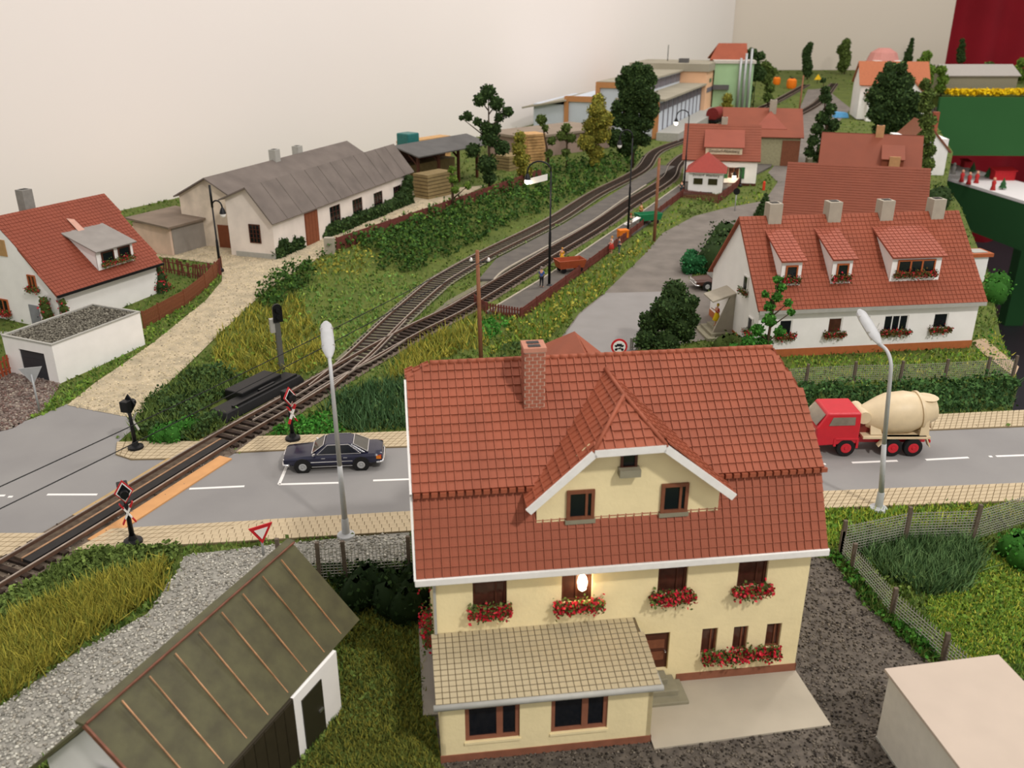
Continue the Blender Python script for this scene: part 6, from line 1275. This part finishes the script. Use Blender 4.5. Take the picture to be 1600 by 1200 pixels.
a, b = Vector(W(352,662)).xy, Vector(W(476,596)).xy; d = (b-a).normalized(); n_ = Vector((-d.y, d.x)); EXC.append([tuple(a-d*.3-n_*.2), tuple(b+d*.3-n_*.2), tuple(b+d*.3+n_*1.8), tuple(a+(b-a)*.85+n_*2.6), tuple(a+(b-a)*.3+n_*2.6), tuple(a-d*.3+n_*1.7)])
EXC.append([tuple((Matrix.Rotation(ra, 3, 'Z') @ Vector((x, y, 0))+RG.location).xy) for x, y in ((0,0), (Lr,0), (Lr+dv.x, dv.y), (dv.x, dv.y))])
# zones: (picture polygon on the ground, blades share, palette, blade height, leaf palette, leaf lump height, density)
Z = [
 ([(205,655),(240,625),(300,580),(345,585),(400,605),(460,585),(430,620),(350,668),(325,690),(215,690)], .45, GREEN, .8, DARKG, 1.1, 2.6),
 ([(330,572),(340,535),(400,490),(450,470),(490,500),(520,560),(470,590),(400,600)], .85, OLIVE, .75, LIME, .5, 1.3),
 ([(460,470),(560,440),(640,430),(680,440),(600,530),(545,560),(500,520)], .6, MEADOW, .35, MEADOW, .3, 1.0),
 ([(385,480),(430,455),(520,405),(640,360),(780,310),(850,282),(960,250),(1010,240),(1000,262),(930,300),(800,352),(700,405),(640,432),(540,430),(460,475),(430,500)], .15, GREEN, .5, pal('2E4A22', '3E5E2A', '55742E', '365026'), 1.9, 3.2),
 ([(480,430),(560,400),(600,420),(560,450),(500,455)], .5, MEADOW, .4, OLIVE, .8, 1.0),
 ([(620,570),(640,545),(740,495),(800,500),(760,540),(700,560),(640,590),(600,600)], .85, OLIVE, .85, LIME, .5, 1.4),
 ([(520,620),(600,598),(640,590),(640,670),(560,676),(500,660)], .85, pal('3C5A34', '52704A', '2E4628'), .8, DARKG, .8, 1.4),
 ([(410,690),(460,655),(520,645),(540,676),(480,682)], .2, BRIGHT, .4, BRIGHT, .5, 1.6),
 ([(740,500),(800,500),(870,490),(820,520),(760,530)], .2, BRIGHT, .4, BRIGHT, .7, 1.5),
 ([(800,500),(900,440),(960,400),(1000,372),(1030,385),(960,450),(900,490),(860,530),(800,560),(760,560)], .6, LIME, .55, OLIVE, .7, 1.2),
 ([(760,560),(800,540),(860,535),(880,560),(800,575)], .6, GREEN, .6, DARKG, .8, 1.3),
 ([(1000,372),(1070,315),(1125,318),(1190,300),(1195,312),(1085,336),(1035,362)], .7, LAWN, .3, LIME, .35, 1.0),
 ([(1060,330),(1090,312),(1130,315),(1110,330),(1070,345)], .3, GREEN, .4, GREEN, .9, 1.3),
 ([(10,905),(60,868),(140,855),(275,848),(285,860),(255,895),(150,915),(80,950),(20,975),(-60,1010),(-60,960)], .15, GREEN, .4, GREEN, .55, 2.0),
 ([(-60,1010),(60,955),(150,915),(262,880),(250,925),(200,960),(110,1020),(0,1100),(-60,1130)], .95, OLIVE, .75, OLIVE, .4, 2.2),
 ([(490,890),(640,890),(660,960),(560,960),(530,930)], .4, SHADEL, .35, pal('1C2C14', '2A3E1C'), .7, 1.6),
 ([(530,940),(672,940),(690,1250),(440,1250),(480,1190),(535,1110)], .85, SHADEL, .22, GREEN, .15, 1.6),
 ([(1265,800),(1600,788),(1700,786),(1700,800),(1520,818),(1330,830),(1300,860),(1270,862)], .8, LAWN, .3, LIME, .2, 1.4),
 ([(1330,850),(1420,842),(1520,845),(1535,880),(1500,925),(1440,930),(1380,900)], .9, pal('44603A', '5E7A4C', '36502E', '6A8454'), .75, GREEN, .5, 2.0),
 ([(1285,868),(1320,872),(1350,905),(1400,965),(1470,1030),(1420,1035),(1350,945),(1300,885)], .5, GREEN, .45, pal('2E5A20', '3C6E28', '4E7A30'), .5, 2.0),
 ([(1440,935),(1510,925),(1545,870),(1700,850),(1700,1200),(1600,1040),(1490,1055)], .8, LAWN, .16, LIME, .1, 1.6),
 ([(1225,600),(1340,610),(1450,600),(1590,595),(1595,640),(1455,648),(1240,655)], .35, pal('4A6A40', '36502E'), .6, pal('2A4424', '3C5A30', '4A6A38'), 1.0, 1.6),
 ([(1230,556),(1360,556),(1540,548),(1590,580),(1585,594),(1240,600)], .7, LAWN, .22, LIME, .15, 1.0),
 ([(1530,520),(1560,515),(1590,580),(1560,570),(1530,548)], .7, LAWN, .2, BRIGHT, .12, 1.0),
 ([(40,670),(110,630),(220,560),(330,475),(345,450),(330,455),(225,520),(130,590),(60,640)], .7, MEADOW, .25, LIME, .2, 1.2),
 ([(240,470),(245,430),(335,430),(320,450)], .8, pal('4A6A30', '5A7A38'), .2, GREEN, .1, .8),
]
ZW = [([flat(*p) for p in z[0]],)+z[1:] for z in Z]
def lump(x, y): return .55+.45*noise.noise((x*.45, y*.45, 3.1))*1.6
N = 620000
u_ = RNG.random(N); y0_, y1_ = 13., 325.; kk = .9
yy = (y0_**-kk+(y1_**-kk-y0_**-kk)*u_)**(-1/kk); xx = RNG.uniform(-1, 1, N)*(.64*yy+4.5)
ok = inpoly(xx, yy, EDGE); xx, yy = xx[ok], yy[ok]
ex = np.zeros(len(xx), bool)
for P in EXC: ex |= inpoly(xx, yy, P)
xx, yy = xx[~ex], yy[~ex]; zid = np.full(len(xx), -1)
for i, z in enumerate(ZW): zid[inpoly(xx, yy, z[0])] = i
DEF = (None, .75, pal('4E6A2C', '62803A', '7C8C40', '46602A'), .28, GREEN, .3, .7)
GV, GF, GC, LV, LF, LC = [], [], [], [], [], []; gn = ln = 0
for i in range(-1, len(ZW)):
    z = DEF if i < 0 else ZW[i]; k = np.nonzero(zid == i)[0]
    if not len(k): continue
    rep = z[6]; m = int(len(k)*rep); k = k[RNG.integers(0, len(k), m)]; X = xx[k]+RNG.normal(0, .12, m); Y = yy[k]+RNG.normal(0, .12, m)
    T = np.array([terr(a, b) for a, b in zip(X, Y)]); bl = RNG.random(m) < z[1]; sc = 1+Y/70
    # blades
    n = int(bl.sum())
    if n:
        x, y, t_, s_c = X[bl], Y[bl], T[bl], sc[bl]; h = z[3]*RNG.uniform(.5, 1.25, n)*(1+.0*s_c); a = RNG.uniform(0, 2*PI, n); w = .028*s_c*RNG.uniform(.7, 1.4, n)
        tx, ty = RNG.normal(0, .38, n)*h, RNG.normal(0, .38, n)*h; V = np.zeros((n, 3, 3))
        V[:, 0] = np.c_[x-np.cos(a)*w, y-np.sin(a)*w, t_-.02]; V[:, 1] = np.c_[x+np.cos(a)*w, y+np.sin(a)*w, t_-.02]; V[:, 2] = np.c_[x+tx, y+ty, t_+h*.9]
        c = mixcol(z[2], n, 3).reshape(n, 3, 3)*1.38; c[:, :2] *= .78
        GV.append(V.reshape(-1, 3)); GF.append(np.arange(3*n).reshape(-1, 3)+gn); GC.append(c.reshape(-1, 3)); gn += 3*n
    n = m-n
    if n:
        x, y, t_, s_c = X[~bl], Y[~bl], T[~bl], sc[~bl]; L = np.array([lump(a, b) for a, b in zip(x, y)]); hz = z[5]*np.clip(L, .12, 1.5)*RNG.random(n)**.6
        C = np.c_[x, y, t_+hz]; V, F, c = quads(C, 1.0, z[4]); ctr = np.repeat(C, 4, 0); V = ctr+(V-ctr)*np.repeat((.125*s_c)[:, None], 4, 0)
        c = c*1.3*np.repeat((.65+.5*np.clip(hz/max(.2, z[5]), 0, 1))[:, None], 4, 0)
        LV.append(V); LF.append(F+ln); LC.append(c); ln += 4*n
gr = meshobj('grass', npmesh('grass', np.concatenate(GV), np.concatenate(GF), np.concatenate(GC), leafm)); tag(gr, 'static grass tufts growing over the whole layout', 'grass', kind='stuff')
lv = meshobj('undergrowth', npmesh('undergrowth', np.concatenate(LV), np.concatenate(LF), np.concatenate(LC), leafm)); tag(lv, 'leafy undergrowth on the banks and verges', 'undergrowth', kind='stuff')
# yellow rape strip along the far wing, stones
X = RNG.uniform(0, 165, 9000); Y = RNG.uniform(0, 5, 9000); kx, ky = flat(1485, 150, 1.6)
C = np.c_[kx+X, ky+Y-1.5, 2.0+RNG.random(9000)*1.1]; V, F, c = quads(C, .9, pal('F2D020', 'E8C41C', 'D8B81C')); rp = meshobj('rape_field', npmesh('rape_field', V, F, c, leafm)); tag(rp, 'bright yellow flower strip along the far green skirt', 'flowers', kind='stuff')
def in_polys(n, polys, ymax=60, zoff=.05):
    out = []
    for P in polys:
        P = [p for p in P]; xs = [max(-38, min(26, p[0])) for p in P]; ys = [min(ymax, max(12, p[1])) for p in P]
        x = RNG.uniform(min(xs), max(xs), n); y = min(ys)+(max(ys)-min(ys))*RNG.random(n)**1.4; k = inpoly(x, y, P); out.append(np.c_[x[k], y[k], np.array([terr(a, b)+zoff for a, b in zip(x[k], y[k])]).reshape(-1)])
    return np.concatenate(out)
g1 = pebbles(14000, lambda n: in_polys(n, [EXC[8]], 36), .07, None, 'gravel_stones', cols=pal('A8A69C', 'CAC8BC', '7C7A72', 'B8B4A8', 'C0BEB2', '9A9486')); tag(g1, 'light grey stones of the gravel path beside the shed', 'gravel', kind='stuff')
g2 = pebbles(26000, lambda n: in_polys(n, [EXC[9]], 32), .05, None, 'gravel_stones', cols=pal('3E3832', '5A5248', '2E2A26', '6E665A', '857C70')); tag(g2, 'dark fine gravel of the yard around the yellow house', 'gravel', kind='stuff')
g3 = pebbles(16000, lambda n: in_polys(n, [BEDM, BEDS], 75, .06), .07, None, 'ballast_stones', cols=pal('6A5E50', '8A7E70', '4A4038', '9A9084')); tag(g3, 'brown grey ballast stones between the sleepers', 'ballast', kind='stuff')
g4 = pebbles(42000, lambda n: in_polys(n, [SAND], 105, .04), .08, None, 'sand_grains', cols=pal('B0A286', 'D6C8A8', '8C8270', 'C6B896', 'CCBC98')); g5 = pebbles(5000, lambda n: in_polys(n, [EXC[10]], 66, .04), .1, None, 'gravel_stones', cols=pal('6A5A52', '8C8078', '5A4A44', 'A09688', '7A6058')); tag(g5, 'coarse red brown gravel in front of the white garage', 'gravel', kind='stuff')
tag(g4, 'coarse pale grains of the sand drive', 'gravel', kind='stuff')
